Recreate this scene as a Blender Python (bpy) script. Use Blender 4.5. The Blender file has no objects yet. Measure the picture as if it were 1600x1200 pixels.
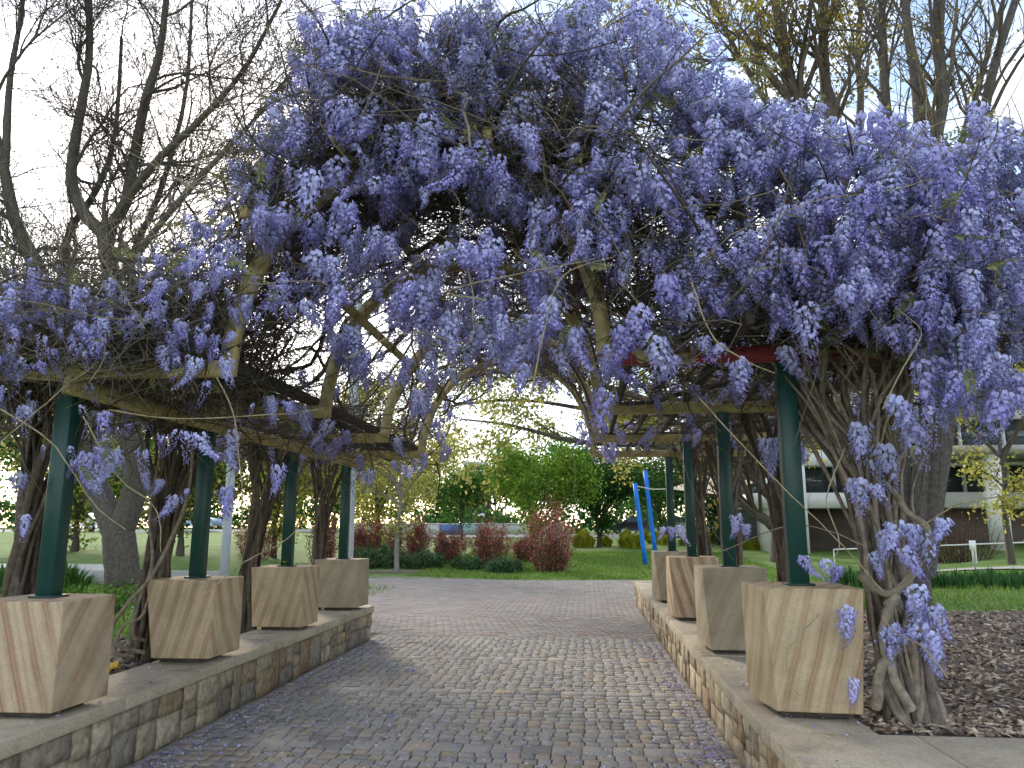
import bpy, bmesh, math, random
import numpy as np
from mathutils import Vector
R = math.radians
rng = np.random.default_rng(7)
random.seed(7)
S = bpy.context.scene
COL = S.collection

# ------------------------------------------------------------------ camera
H = 1.45
F = 1200.0
PITCH = math.atan(224 / 1200.0)
YAW = math.atan(115 / math.hypot(1200, 224))
cam_d = bpy.data.cameras.new('camera')
cam = bpy.data.objects.new('camera', cam_d)
COL.objects.link(cam)
cam_d.sensor_width = 36.0
cam_d.lens = F / 1600 * 36.0
cam_d.clip_start = 0.05
cam_d.clip_end = 3000
cam.location = (0, 0, H)
cam.rotation_euler = (R(90) + PITCH, 0, YAW)
S.camera = cam
S.render.resolution_x, S.render.resolution_y = 1024, 768

# ------------------------------------------------------------------ sky, sun, exposure
SUN_EL, SUN_AZ = R(24), R(-30)          # sun ahead and to the left, behind thin cloud
w = bpy.data.worlds.new('World')
S.world = w
w.use_nodes = True
nt = w.node_tree
nt.nodes.clear()
out = nt.nodes.new('ShaderNodeOutputWorld')
bg = nt.nodes.new('ShaderNodeBackground')
sky = nt.nodes.new('ShaderNodeTexSky')
sky.sky_type = 'NISHITA'
sky.sun_disc = False
sky.sun_elevation = SUN_EL
sky.sun_rotation = SUN_AZ
sky.dust_density = 0.6
tc = nt.nodes.new('ShaderNodeTexCoord')
mp = nt.nodes.new('ShaderNodeMapping')
mp.inputs['Scale'].default_value = (1.0, 1.0, 2.2)
mp.inputs['Location'].default_value = (7.7, 0.9, 2.1)
noi = nt.nodes.new('ShaderNodeTexNoise')
noi.inputs['Scale'].default_value = 2.3
noi.inputs['Detail'].default_value = 7
noi.inputs['Roughness'].default_value = 0.55
rmp = nt.nodes.new('ShaderNodeValToRGB')
rmp.color_ramp.elements[0].position = 0.46
rmp.color_ramp.elements[1].position = 0.70
rmp.color_ramp.elements[0].color = (0.05,) * 3 + (1,)
rmp.color_ramp.elements[1].color = (0.95,) * 3 + (1,)
mix = nt.nodes.new('ShaderNodeMixRGB')
mix.inputs[2].default_value = (9.8, 9.7, 9.9, 1)
L = nt.links.new
L(tc.outputs['Generated'], mp.inputs[0]); L(mp.outputs[0], noi.inputs['Vector'])
L(noi.outputs['Fac'], rmp.inputs[0]); L(rmp.outputs[0], mix.inputs[0])
L(sky.outputs[0], mix.inputs[1]); L(mix.outputs[0], bg.inputs[0])
bg.inputs[1].default_value = 0.12
L(bg.outputs[0], out.inputs[0])
sd = bpy.data.lights.new('sun', 'SUN')
sun = bpy.data.objects.new('sun', sd)
COL.objects.link(sun)
sd.energy = 1.5
sd.angle = R(12)
sd.color = (1.0, 0.9, 0.74)
sdir = Vector((math.sin(SUN_AZ) * math.cos(SUN_EL), math.cos(SUN_AZ) * math.cos(SUN_EL), math.sin(SUN_EL)))
sun.rotation_euler = sdir.to_track_quat('Z', 'Y').to_euler()
S.view_settings.view_transform = 'Standard'
S.view_settings.look = 'None'
S.view_settings.gamma = 1
S.view_settings.exposure = 1.4
S.render.engine = 'CYCLES'
S.cycles.max_bounces = 6
S.cycles.diffuse_bounces = 2
S.cycles.use_adaptive_sampling = True
S.cycles.adaptive_threshold = 0.045
S.cycles.transmission_bounces = 4
S.cycles.use_denoising = True
try:
    S.cycles.denoiser = 'OPENIMAGEDENOISE'
except Exception:
    pass

# ------------------------------------------------------------------ helpers
_c, _s = math.cos, math.sin
FWD = np.array([-_s(YAW) * _c(PITCH), _c(YAW) * _c(PITCH), _s(PITCH)])
RGT = np.array([_c(YAW), _s(YAW), 0])
UPV = np.cross(RGT, FWD)


def at(px, py, Y):
    """point of the place seen at photo pixel (px, py) when it stands Y metres down the path"""
    r = FWD + RGT * (px - 800) / F - UPV * (py - 600) / F
    return np.array([0, 0, H]) + r * (Y / r[1])


def project(P):
    d = np.asarray(P, float) - [0, 0, H]
    z = d @ FWD
    return 800 + F * (d @ RGT) / z, 600 - F * (d @ UPV) / z, z


def tag(o, label=None, cat=None, group=None, kind=None):
    if label: o['label'] = label
    if cat: o['category'] = cat
    if group: o['group'] = group
    if kind: o['kind'] = kind
    return o


def empty(name, loc=(0, 0, 0), label=None, cat=None, group=None):
    o = bpy.data.objects.new(name, None)
    o.location = loc
    o.empty_display_size = 0.1
    COL.objects.link(o)
    return tag(o, label, cat, group)


class MB:
    """collects vertices, quads, triangles and one colour per vertex"""
    def __init__(s):
        s.V, s.Q, s.T, s.C, s.n = [], [], [], [], 0

    def add(s, V, Q=None, T=None, col=(1, 1, 1)):
        V = np.asarray(V, float).reshape(-1, 3)
        if Q is not None and len(Q): s.Q.append(np.asarray(Q, int).reshape(-1, 4) + s.n)
        if T is not None and len(T): s.T.append(np.asarray(T, int).reshape(-1, 3) + s.n)
        col = np.asarray(col, float)
        if col.ndim == 1: col = np.tile(col[:3], (len(V), 1))
        s.C.append(col)
        s.V.append(V)
        s.n += len(V)
        return s

    def mesh(s, name, mat=None, smooth=False, origin=None):
        me = bpy.data.meshes.new(name)
        if not s.V:
            return me
        V = np.concatenate(s.V)
        if origin is not None: V = V - np.asarray(origin, float)
        Q = np.concatenate(s.Q) if s.Q else np.zeros((0, 4), int)
        T = np.concatenate(s.T) if s.T else np.zeros((0, 3), int)
        C = np.concatenate(s.C)
        me.vertices.add(len(V))
        me.vertices.foreach_set('co', V.astype(np.float32).ravel())
        li = np.concatenate([Q.ravel(), T.ravel()]).astype(np.int32)
        me.loops.add(len(li))
        me.loops.foreach_set('vertex_index', li)
        st = np.concatenate([np.arange(len(Q)) * 4, len(Q) * 4 + np.arange(len(T)) * 3]).astype(np.int32)
        me.polygons.add(len(st))
        me.polygons.foreach_set('loop_start', st)
        if smooth: me.polygons.foreach_set('use_smooth', np.ones(len(st), bool))
        me.update(calc_edges=True)
        a = me.color_attributes.new('col', 'FLOAT_COLOR', 'POINT')
        a.data.foreach_set('color', np.concatenate([C, np.ones((len(C), 1))], 1).astype(np.float32).ravel())
        if mat: me.materials.append(mat)
        return me

    def build(s, name, mat, parent=None, smooth=False, origin=None):
        if origin is None and parent is not None: org = parent_origin(parent)
        else: org = origin if origin is not None else (0, 0, 0)
        me = s.mesh(name, mat, smooth, org)
        o = bpy.data.objects.new(name, me)
        COL.objects.link(o)
        if parent is not None: o.parent = parent
        else: o.location = org
        return o


def parent_origin(p):
    v = np.zeros(3)
    while p is not None:
        v = v + np.array(p.location)
        p = p.parent
    return v


def inst(name, mesh, parent, loc, rot=(0, 0, 0), sc=(1, 1, 1)):
    o = bpy.data.objects.new(name, mesh)
    o.parent = parent
    b = parent_origin(parent) if parent is not None else np.zeros(3)
    o.location = np.asarray(loc, float) - b
    o.rotation_euler = rot
    o.scale = sc if hasattr(sc, '__len__') else (sc, sc, sc)
    COL.objects.link(o)
    return o


def norm(a):
    return a / np.maximum(np.linalg.norm(a, axis=-1, keepdims=True), 1e-9)


def tubes(mb, P, Rr, sides=5, col=(1, 1, 1), cap=False):
    """P (m,n,3) poly-lines, Rr (m,n) radii"""
    P = np.asarray(P, float); Rr = np.asarray(Rr, float)
    if P.ndim == 2: P = P[None]; Rr = Rr[None]
    m, n, _ = P.shape
    t = norm(np.gradient(P, axis=1))
    mean = norm(P[:, -1] - P[:, 0])
    ref = np.where(np.abs(mean[:, 2:3]) > 0.8, np.array([[1.0, 0.23, 0]]), np.array([[0.1, 0.05, 1.0]]))
    a = norm(np.cross(t, ref[:, None, :]))
    b = np.cross(t, a)
    th = np.arange(sides) * 2 * math.pi / sides
    V = P[:, :, None, :] + Rr[:, :, None, None] * (a[:, :, None, :] * np.cos(th)[None, None, :, None] + b[:, :, None, :] * np.sin(th)[None, None, :, None])
    idx = np.arange(m * n * sides).reshape(m, n, sides)
    q = np.stack([idx[:, :-1], np.roll(idx[:, :-1], -1, 2), np.roll(idx[:, 1:], -1, 2), idx[:, 1:]], -1).reshape(-1, 4)
    T = []
    if cap:
        for i in range(m):
            for e, rev in ((0, True), (n - 1, False)):
                r = idx[i, e]
                for k in range(1, sides - 1):
                    T.append((r[0], r[k + 1], r[k]) if rev else (r[0], r[k], r[k + 1]))
    col = np.asarray(col, float)
    if col.ndim == 2:
        col = np.repeat(col, n * sides, 0)
    mb.add(V.reshape(-1, 3), q, T, col)


BOXQ = np.array([[0, 3, 2, 1], [4, 5, 6, 7], [0, 1, 5, 4], [1, 2, 6, 5], [2, 3, 7, 6], [3, 0, 4, 7]])


def box(mb, x0, x1, y0, y1, z0, z1, col=(1, 1, 1)):
    mb.add([[x0, y0, z0], [x1, y0, z0], [x1, y1, z0], [x0, y1, z0], [x0, y0, z1], [x1, y0, z1], [x1, y1, z1], [x0, y1, z1]], BOXQ, None, col)


def bar(mb, a, b, wd, ht, col=(1, 1, 1)):
    """rectangular bar from a to b (axis line), wd sideways, ht along up"""
    a = np.asarray(a, float); b = np.asarray(b, float)
    d = norm(b - a)
    up = np.array([0, 0, 1.0]) if abs(d[2]) < 0.9 else np.array([0, 1.0, 0])
    s = norm(np.cross(d, up)); u = np.cross(s, d)
    V = []
    for p in (a, b):
        for i, j in ((-1, -1), (1, -1), (1, 1), (-1, 1)):
            V.append(p + s * i * wd / 2 + u * j * ht / 2)
    mb.add(V, BOXQ[:, ::-1], None, col)


def chamfer(obj, wdt, seg=1):
    bm = bmesh.new(); bm.from_mesh(obj.data)
    bmesh.ops.recalc_face_normals(bm, faces=bm.faces)
    bmesh.ops.bevel(bm, geom=list(bm.edges), offset=wdt, segments=seg, affect='EDGES', profile=0.6)
    bm.to_mesh(obj.data); bm.free()


def smoothstep(a, b, x):
    t = np.clip((np.asarray(x, float) - a) / (b - a), 0, 1)
    return t * t * (3 - 2 * t)


def spline(pts, n):
    """Catmull-Rom through pts, n samples"""
    P = np.asarray(pts, float)
    P = np.vstack([2 * P[0] - P[1], P, 2 * P[-1] - P[-2]])
    k = len(P) - 3
    u = np.linspace(0, k - 1e-6, n)
    i = u.astype(int); t = (u - i)[:, None]
    p0, p1, p2, p3 = P[i], P[i + 1], P[i + 2], P[i + 3]
    return 0.5 * (2 * p1 + (p2 - p0) * t + (2 * p0 - 5 * p1 + 4 * p2 - p3) * t ** 2 + (3 * p1 - p0 - 3 * p2 + p3) * t ** 3)


# ------------------------------------------------------------------ materials
def material(name):
    m = bpy.data.materials.new(name)
    m.use_nodes = True
    n = m.node_tree.nodes
    b = n['Principled BSDF']
    b.inputs['Specular IOR Level'].default_value = 0.3
    return m, m.node_tree, b


def N(t, ty, **kw):
    n = t.nodes.new(ty)
    for k, v in kw.items():
        if k in n.inputs: n.inputs[k].default_value = v
        else: setattr(n, k, v)
    return n


def ramp(t, fac, stops):
    r = t.nodes.new('ShaderNodeValToRGB')
    e = r.color_ramp.elements
    while len(e) < len(stops): e.new(0.5)
    for i, (p, c) in enumerate(stops):
        e[i].position = p
        e[i].color = tuple(c) + (1,) if len(c) == 3 else c
    t.links.new(fac, r.inputs[0])
    return r.outputs[0]


def mixc(t, a, b, fac, mode='MIX'):
    m = t.nodes.new('ShaderNodeMixRGB')
    m.blend_type = mode
    for i, v in ((1, a), (2, b)):
        if isinstance(v, tuple): m.inputs[i].default_value = v + (1,)
        else: t.links.new(v, m.inputs[i])
    if isinstance(fac, (int, float)): m.inputs[0].default_value = fac
    else: t.links.new(fac, m.inputs[0])
    return m.outputs[0]


def bump(t, b, h, strength=0.3, dist=0.01):
    n = t.nodes.new('ShaderNodeBump')
    n.inputs['Strength'].default_value = strength
    n.inputs['Distance'].default_value = dist
    t.links.new(h, n.inputs['Height'])
    t.links.new(n.outputs[0], b.inputs['Normal'])


def coords(t, scale=(1, 1, 1), kind='Object', loc_rand=False):
    c = t.nodes.new('ShaderNodeTexCoord')
    m = t.nodes.new('ShaderNodeMapping')
    m.inputs['Scale'].default_value = scale
    t.links.new(c.outputs[kind], m.inputs[0])
    if loc_rand:
        oi = t.nodes.new('ShaderNodeObjectInfo')
        ml = t.nodes.new('ShaderNodeMath'); ml.operation = 'MULTIPLY'; ml.inputs[1].default_value = 37.0
        t.links.new(oi.outputs['Random'], ml.inputs[0])
        cb = t.nodes.new('ShaderNodeCombineXYZ')
        for i in range(3): t.links.new(ml.outputs[0], cb.inputs[i])
        t.links.new(cb.outputs[0], m.inputs['Location'])
    return m.outputs[0]


def attr_mat(name, rough=0.8, nscale=12.0, lo=0.75, hi=1.2, bumps=0.0, spec=0.25, detail=6):
    """colour attribute times noise mottling"""
    m, t, b = material(name)
    a = N(t, 'ShaderNodeAttribute', attribute_name='col')
    nz = N(t, 'ShaderNodeTexNoise', Scale=nscale, Detail=detail, Roughness=0.65)
    t.links.new(coords(t), nz.inputs['Vector'])
    f = ramp(t, nz.outputs['Fac'], [(0.3, (lo,) * 3), (0.7, (hi,) * 3)])
    t.links.new(mixc(t, a.outputs['Color'], f, 1.0, 'MULTIPLY'), b.inputs['Base Color'])
    b.inputs['Roughness'].default_value = rough
    b.inputs['Specular IOR Level'].default_value = spec
    if bumps: bump(t, b, nz.outputs['Fac'], bumps, 0.01)
    return m


def leaf_mat(name, trans=0.35, rnd=0.0):
    m = bpy.data.materials.new(name); m.use_nodes = True
    t = m.node_tree; t.nodes.clear()
    o = t.nodes.new('ShaderNodeOutputMaterial')
    a = N(t, 'ShaderNodeAttribute', attribute_name='col')
    c = a.outputs['Color']
    if rnd:
        oi = t.nodes.new('ShaderNodeObjectInfo')
        f = ramp(t, oi.outputs['Random'], [(0, (1 - rnd, 1 - rnd * 1.1, 1 - rnd * .5)), (0.5, (1, 1, 1)), (1, (1 + rnd * .5, 1 + rnd * .8, 1 + rnd * .3))])
        c = mixc(t, c, f, 1.0, 'MULTIPLY')
    d = t.nodes.new('ShaderNodeBsdfDiffuse'); tr = t.nodes.new('ShaderNodeBsdfTranslucent')
    mx = t.nodes.new('ShaderNodeMixShader'); mx.inputs[0].default_value = trans
    t.links.new(c, d.inputs[0]); t.links.new(c, tr.inputs[0])
    t.links.new(d.outputs[0], mx.inputs[1]); t.links.new(tr.outputs[0], mx.inputs[2])
    t.links.new(mx.outputs[0], o.inputs[0])
    return m


M = {}
M['petal'] = leaf_mat('petal', 0.34, 0.22)
M['leaf'] = leaf_mat('leaf', 0.4)
M['grass'] = leaf_mat('grass', 0.3)
M['bark'] = attr_mat('bark', 0.9, 22, 0.5, 1.35, 0.5)
M['twig'] = attr_mat('twig', 0.85, 9, 0.75, 1.2)
M['paver'] = attr_mat('paver', 0.92, 28, 0.78, 1.16, 0.25, 0.12)
M['stone'] = attr_mat('stone', 0.9, 16, 0.45, 1.35, 0.9, 0.2, 9)
M['chip'] = attr_mat('chip', 0.9, 30, 0.7, 1.2)
M['paint'] = attr_mat('paint', 0.5, 6, 0.88, 1.08, 0.0, 0.4)
M['far'] = attr_mat('far', 0.7, 1.5, 0.9, 1.08)

# sandstone of the big blocks: slanting iron-stained bands
def sandstone(name, base, dark, red, tilt, sc=1.0):
    m, t, b = material(name)
    co = coords(t, (1, 1, 1), 'Object', True)
    mp2 = t.nodes.new('ShaderNodeMapping'); mp2.inputs['Rotation'].default_value = tilt
    t.links.new(co, mp2.inputs[0])
    wv = N(t, 'ShaderNodeTexWave', Scale=2.1 * sc, Distortion=1.5, Detail=2.5)
    wv.inputs['Detail Scale'].default_value = 0.8
    wv.inputs['Detail Roughness'].default_value = 0.5
    t.links.new(mp2.outputs[0], wv.inputs['Vector'])
    mp3 = t.nodes.new('ShaderNodeMapping'); mp3.inputs['Scale'].default_value = (9, 9, 0.8)
    t.links.new(mp2.outputs[0], mp3.inputs[0])
    n2 = N(t, 'ShaderNodeTexNoise', Scale=1.6, Detail=5, Roughness=0.6)
    t.links.new(mp2.outputs[0], n2.inputs['Vector'])
    wv2 = N(t, 'ShaderNodeTexWave', Scale=5.3 * sc, Distortion=2.6, Detail=3.0)
    wv2.inputs['Detail Scale'].default_value = 0.5
    wv2.inputs['Phase Offset'].default_value = 1.7
    t.links.new(mp2.outputs[0], wv2.inputs['Vector'])
    c1 = ramp(t, wv.outputs['Fac'], [(0.0, base), (0.5, base), (0.8, dark), (0.93, red), (1.0, dark)])
    c1 = mixc(t, c1, dark, ramp(t, wv2.outputs['Fac'], [(0.55, (0, 0, 0)), (0.97, (.5, .5, .5))]))
    c2 = mixc(t, c1, base, ramp(t, n2.outputs['Fac'], [(0.42, (0, 0, 0)), (0.72, (.85, .85, .85))]))
    gr = N(t, 'ShaderNodeTexNoise', Scale=160, Detail=3)
    t.links.new(coords(t), gr.inputs['Vector'])
    g = ramp(t, gr.outputs['Fac'], [(0.3, (0.82,) * 3), (0.7, (1.12,) * 3)])
    st = N(t, 'ShaderNodeTexNoise', Scale=3.0, Detail=6, Roughness=0.7)
    t.links.new(co, st.inputs['Vector'])
    sg = ramp(t, st.outputs['Fac'], [(0.35, (0.72, 0.74, 0.74)), (0.6, (1.05,) * 3)])
    c3 = mixc(t, mixc(t, c2, g, 1, 'MULTIPLY'), sg, 0.8, 'MULTIPLY')
    t.links.new(c3, b.inputs['Base Color'])
    b.inputs['Roughness'].default_value = 0.88
    bump(t, b, gr.outputs['Fac'], 0.25, 0.003)
    return m


SB, SDK, SRD = (0.51, 0.395, 0.265), (0.37, 0.245, 0.15), (0.26, 0.145, 0.08)
M['sand_a'] = sandstone('sandstone_warm', SB, SDK, (0.27, 0.13, 0.075), (0, R(14), R(20)), 1.3)
M['sand_b'] = sandstone('sandstone_gold', (0.51, 0.395, 0.255), (0.41, 0.285, 0.165), (0.31, 0.195, 0.11), (0, R(-17), R(28)), 1.5)
M['sand_c'] = sandstone('sandstone_grey', (0.40, 0.335, 0.24), (0.35, 0.27, 0.18), (0.30, 0.225, 0.15), (0, R(-24), R(15)), 0.8)

# painted beams: yellow with the maroon top coat flaking off
def flaking(name, red_at):
    m, t, b = material(name)
    nz = N(t, 'ShaderNodeTexNoise', Scale=3.4, Detail=5, Roughness=0.55)
    t.links.new(coords(t, (1.0, 1.0, 1.6)), nz.inputs['Vector'])
    yl = N(t, 'ShaderNodeTexNoise', Scale=14, Detail=6, Roughness=0.7)
    t.links.new(coords(t), yl.inputs['Vector'])
    ycol = ramp(t, yl.outputs['Fac'], [(0.3, (0.24, 0.19, 0.085)), (0.55, (0.45, 0.37, 0.16)), (0.75, (0.54, 0.47, 0.24))])
    f = ramp(t, nz.outputs['Fac'], [(red_at, (0, 0, 0)), (red_at + 0.015, (1, 1, 1))])
    t.links.new(mixc(t, ycol, (0.20, 0.022, 0.03), f), b.inputs['Base Color'])
    b.inputs['Roughness'].default_value = 0.55
    bump(t, b, f, 0.35, 0.004)
    return m


M['beam'] = flaking('beam_paint', 0.70)
M['beam_red'] = flaking('beam_paint_maroon', 0.50)
M['post'] = attr_mat('post_paint', 0.4, 5, 0.82, 1.15, 0.05, 0.45)

# ground: grassy earth
m, t, b = material('lawn_earth')
n1 = N(t, 'ShaderNodeTexNoise', Scale=0.9, Detail=8, Roughness=0.65)
n2 = N(t, 'ShaderNodeTexNoise', Scale=26, Detail=5, Roughness=0.7)
t.links.new(coords(t), n1.inputs['Vector']); t.links.new(coords(t), n2.inputs['Vector'])
c1 = ramp(t, n1.outputs['Fac'], [(0.3, (0.08, 0.14, 0.028)), (0.5, (0.12, 0.20, 0.04)), (0.7, (0.18, 0.25, 0.065))])
c2 = ramp(t, n2.outputs['Fac'], [(0.3, (0.6,) * 3), (0.7, (1.35,) * 3)])
t.links.new(mixc(t, c1, c2, 1, 'MULTIPLY'), b.inputs['Base Color'])
b.inputs['Roughness'].default_value = 0.95
bump(t, b, n2.outputs['Fac'], 0.6, 0.04)
M['lawn'] = m
# mulch / soil
m, t, b = material('mulch_soil')
n1 = N(t, 'ShaderNodeTexNoise', Scale=34, Detail=8, Roughness=0.75)
t.links.new(coords(t), n1.inputs['Vector'])
t.links.new(ramp(t, n1.outputs['Fac'], [(0.3, (0.07, 0.054, 0.042)), (0.52, (0.19, 0.15, 0.12)), (0.72, (0.33, 0.27, 0.215))]), b.inputs['Base Color'])
b.inputs['Roughness'].default_value = 0.95
bump(t, b, n1.outputs['Fac'], 0.9, 0.03)
M['soil'] = m
# joint sand
m, t, b = material('joint_sand')
n1 = N(t, 'ShaderNodeTexNoise', Scale=40, Detail=6, Roughness=0.7)
t.links.new(coords(t), n1.inputs['Vector'])
t.links.new(ramp(t, n1.outputs['Fac'], [(0.35, (0.05, 0.046, 0.04)), (0.65, (0.125, 0.115, 0.10))]), b.inputs['Base Color'])
b.inputs['Roughness'].default_value = 0.95
M['joint'] = m
# asphalt and concrete
m, t, b = material('asphalt')
n1 = N(t, 'ShaderNodeTexNoise', Scale=6, Detail=7, Roughness=0.7)
t.links.new(coords(t), n1.inputs['Vector'])
t.links.new(ramp(t, n1.outputs['Fac'], [(0.3, (0.13,) * 3), (0.7, (0.2, 0.2, 0.205))]), b.inputs['Base Color'])
b.inputs['Roughness'].default_value = 0.8
M['asphalt'] = m
# coping sandstone, weathered
m, t, b = material('coping_stone')
n1 = N(t, 'ShaderNodeTexNoise', Scale=3.2, Detail=8, Roughness=0.72)
n2 = N(t, 'ShaderNodeTexNoise', Scale=70, Detail=4)
t.links.new(coords(t, loc_rand=True), n1.inputs['Vector']); t.links.new(coords(t), n2.inputs['Vector'])
c1 = ramp(t, n1.outputs['Fac'], [(0.28, (0.20, 0.17, 0.13)), (0.46, (0.39, 0.33, 0.24)), (0.7, (0.50, 0.435, 0.325))])
t.links.new(mixc(t, c1, ramp(t, n2.outputs['Fac'], [(0.3, (0.8,) * 3), (0.7, (1.15,) * 3)]), 1, 'MULTIPLY'), b.inputs['Base Color'])
b.inputs['Roughness'].default_value = 0.9
bump(t, b, n2.outputs['Fac'], 0.3, 0.004)
M['coping'] = m
# glass
m, t, b = material('window_glass')
b.inputs['Base Color'].default_value = (0.03, 0.045, 0.05, 1)
b.inputs['Roughness'].default_value = 0.08
b.inputs['Specular IOR Level'].default_value = 0.6
M['glass'] = m

# ------------------------------------------------------------------ ground
def ground_z(x, y):
    x = np.asarray(x, float); y = np.asarray(y, float)
    z = -0.05 + 0.0 * x
    rise = 0.022 * np.clip(y - 25, 0, 40)
    # left bed behind the left wall, falling away past its end
    xl = np.where(y < 10.1, -3.12, -3.12 - 1.3 * (y - 10.1)); xl = np.maximum(xl, -9.5 - 0.12 * np.clip(y - 15, 0, 60))
    wl = np.where(y < 10.1, 0.12, 0.12 + 1.2 * np.clip(y - 10.1, 0, 3))
    bedl = 0.43 * smoothstep(0, 1, (xl - x) / wl + 0.0)
    # right bed and bank
    xr = np.where(y < 15.2, 1.16, 1.16 + 0.75 * (y - 15.2)); xr = np.minimum(xr, 12)
    wr = np.where(y < 15.2, 0.12, 0.12 + 1.0 * np.clip(y - 15.2, 0, 4))
    bedr = 0.435 * smoothstep(0, 1, (x - xr) / wr) * smoothstep(3.95, 4.15, y)
    out_of_path = smoothstep(21.9, 22.4, y) * 0.05
    u = 0.03 * np.sin(x * 1.7 + 0.4 * y) * np.sin(y * 1.3) * (bedl + bedr) / 0.45
    return np.maximum(z + np.maximum(bedl, bedr) + u + out_of_path * (bedl < 0.1) * (bedr < 0.1), z) + rise


def axis(segs):
    a = []
    for s0, s1, st in segs:
        a += list(np.arange(s0, s1, st))
    return np.array(a + [segs[-1][1]])


gx = axis([(-320, -40, 20), (-40, -12, 2), (-12, -3.6, 0.35), (-3.6, -2.6, 0.06), (-2.6, 0.9, 0.5), (0.9, 1.6, 0.06), (1.6, 8, 0.25), (8, 40, 2), (40, 320, 20)])
gy = axis([(-12, 3, 1.0), (3, 4.2, 0.08), (4.2, 24, 0.25), (24, 70, 1.5), (70, 700, 45)])
GX, GY = np.meshgrid(gx, gy)
GZ = ground_z(GX, GY)
mb = MB()
idx = np.arange(GX.size).reshape(GX.shape)
mb.add(np.stack([GX, GY, GZ], -1).reshape(-1, 3), np.stack([idx[:-1, :-1], idx[:-1, 1:], idx[1:, 1:], idx[1:, :-1]], -1).reshape(-1, 4))
tag(mb.build('ground', M['lawn'], smooth=True), kind='structure')


def sheet(name, x0, x1, y0, y1, dz, mat, st=0.25, edge=0.0, seed=0):
    r = np.random.default_rng(seed)
    xs = np.linspace(x0, x1, max(2, int((x1 - x0) / st))); ys = np.linspace(y0, y1, max(2, int((y1 - y0) / st)))
    X, Y = np.meshgrid(xs, ys)
    if edge:
        Y[-1] += r.normal(0, edge, X.shape[1]); X[:, -1] += r.normal(0, edge, X.shape[0])
    m_ = MB(); i = np.arange(X.size).reshape(X.shape)
    m_.add(np.stack([X, Y, ground_z(X, Y) + dz], -1).reshape(-1, 3), np.stack([i[:-1, :-1], i[:-1, 1:], i[1:, 1:], i[1:, :-1]], -1).reshape(-1, 4))
    return tag(m_.build(name, mat, smooth=True), kind='structure')


sheet('mulch_bed', 1.40, 9.0, 4.1, 10.6, 0.02, M['soil'], 0.2, 0.18, 1)
sheet('soil_bed', -5.2, -3.25, 2.2, 7.2, 0.015, M['soil'], 0.2, 0.1, 2)

# paving: joint bed, pavers
def lawn_edge(x):
    """far edge of the paving"""
    x = np.asarray(x, float)
    return 22.2 + 0.035 * np.clip(-x, 0, 9) ** 2 + 0.25 * np.sin(x * 0.8)


pv = MB()
xs = np.linspace(-12, 1.35, 60)
ye = lawn_edge(xs)
V, Q = [], []
ny = 40
for i, x in enumerate(xs):
    for j in range(ny):
        y = 1.0 + (ye[i] - 1.0) * j / (ny - 1)
        V.append((x, y, -0.007))
for i in range(len(xs) - 1):
    for j in range(ny - 1):
        a = i * ny + j
        if xs[i] < -2.95 and 1.0 + (ye[i] - 1) * (j + 1) / (ny - 1) < 11.6: continue
        Q.append((a, a + ny, a + ny + 1, a + 1))
pv.add(V, Q)
paving = tag(pv.build('paving', M['joint']), kind='structure')


def paver_shape(sx, sy, r, wob=0.006, ch=0.008, dep=0.035):
    """tumbled block with a chamfered, slightly uneven top; top at z=0"""
    hx, hy = sx / 2, sy / 2
    c = [(-hx, -hy), (hx, -hy), (hx, hy), (-hx, hy)]
    V = [(x + r.normal(0, wob * .6), y + r.normal(0, wob * .6), -dep) for x, y in c]
    mid = [(V[i][0], V[i][1], -ch * 1.1) for i in range(4)]
    k = [(m_[0] - math.copysign(ch, c[i][0]), m_[1] - math.copysign(ch, c[i][1]), r.normal(0, wob * .25)) for i, m_ in enumerate(mid)]
    Q = [(8, 9, 10, 11)]
    for i in range(4):
        j = (i + 1) % 4
        Q += [(i, j, 4 + j, 4 + i), (4 + i, 4 + j, 8 + j, 8 + i)]
    return np.array(V + mid + k), Q


def paver_tint(r, far):
    g = r.normal(0.0, 0.022)
    if far:
        base = np.array([0.315, 0.285, 0.262]) + g * 1.3
        if r.random() < 0.25: base = base * np.array([1.05, 0.93, 0.88])
    else:
        base = np.array([0.37, 0.345, 0.308]) + g * .8
        if r.random() < 0.12: base = base * np.array([1.12, 1.0, 0.86])
        if r.random() < 0.15: base = base * 0.78
    return base


pav_list = []       # (x, y, sx, sy, far)
r = np.random.default_rng(3)
y = 1.17
XL, XR = -2.86, 0.955
band_rows = {}
k = 0
while y < 10.6:
    is_band = k % 15 == 6
    sy = 0.2 if is_band else 0.112 + r.normal(0, .003)
    gap = 0.0075 if not is_band else 0.007
    nx = 38 if not is_band else 19
    ww = (XR - XL) / nx
    edge = XL + np.arange(nx + 1) * ww
    if not is_band:
        edge[1:-1] += 0.012 * np.sin(y * 2.1 + np.arange(1, nx) * .7) + r.normal(0, .005, nx - 1) + (0.02 if k % 3 == 1 else 0)
    for q in range(nx):
        wd = edge[q + 1] - edge[q]
        yj = 0 if is_band else r.normal(0, .003)
        pav_list.append((edge[q] + wd / 2, y + sy / 2 + yj, wd - gap, sy - gap, is_band, False))
    y += sy
    k += 1
y0far = y
k = 0
while y < 27:
    sy = 0.11
    far_l = -2.86 if y < 10.9 else max(-11.8, -2.86 - (y - 10.9) * 4.2)
    xx = far_l + 0.11 * (k % 2)
    while xx < XR + (0 if y < 15.4 else min(0.4, (y - 15.4))):
        if y < lawn_edge(xx + 0.1) - 0.1:
            pav_list.append((xx + 0.11, y + sy / 2, 0.211, 0.101, True, True))
        xx += 0.22
    y += sy
    k += 1
variants = {}
near_sorted = sorted([p for p in pav_list if p[1] > 4.62 and -2.8 < p[0] < 0.92], key=lambda p: p[1])[:290]
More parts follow.
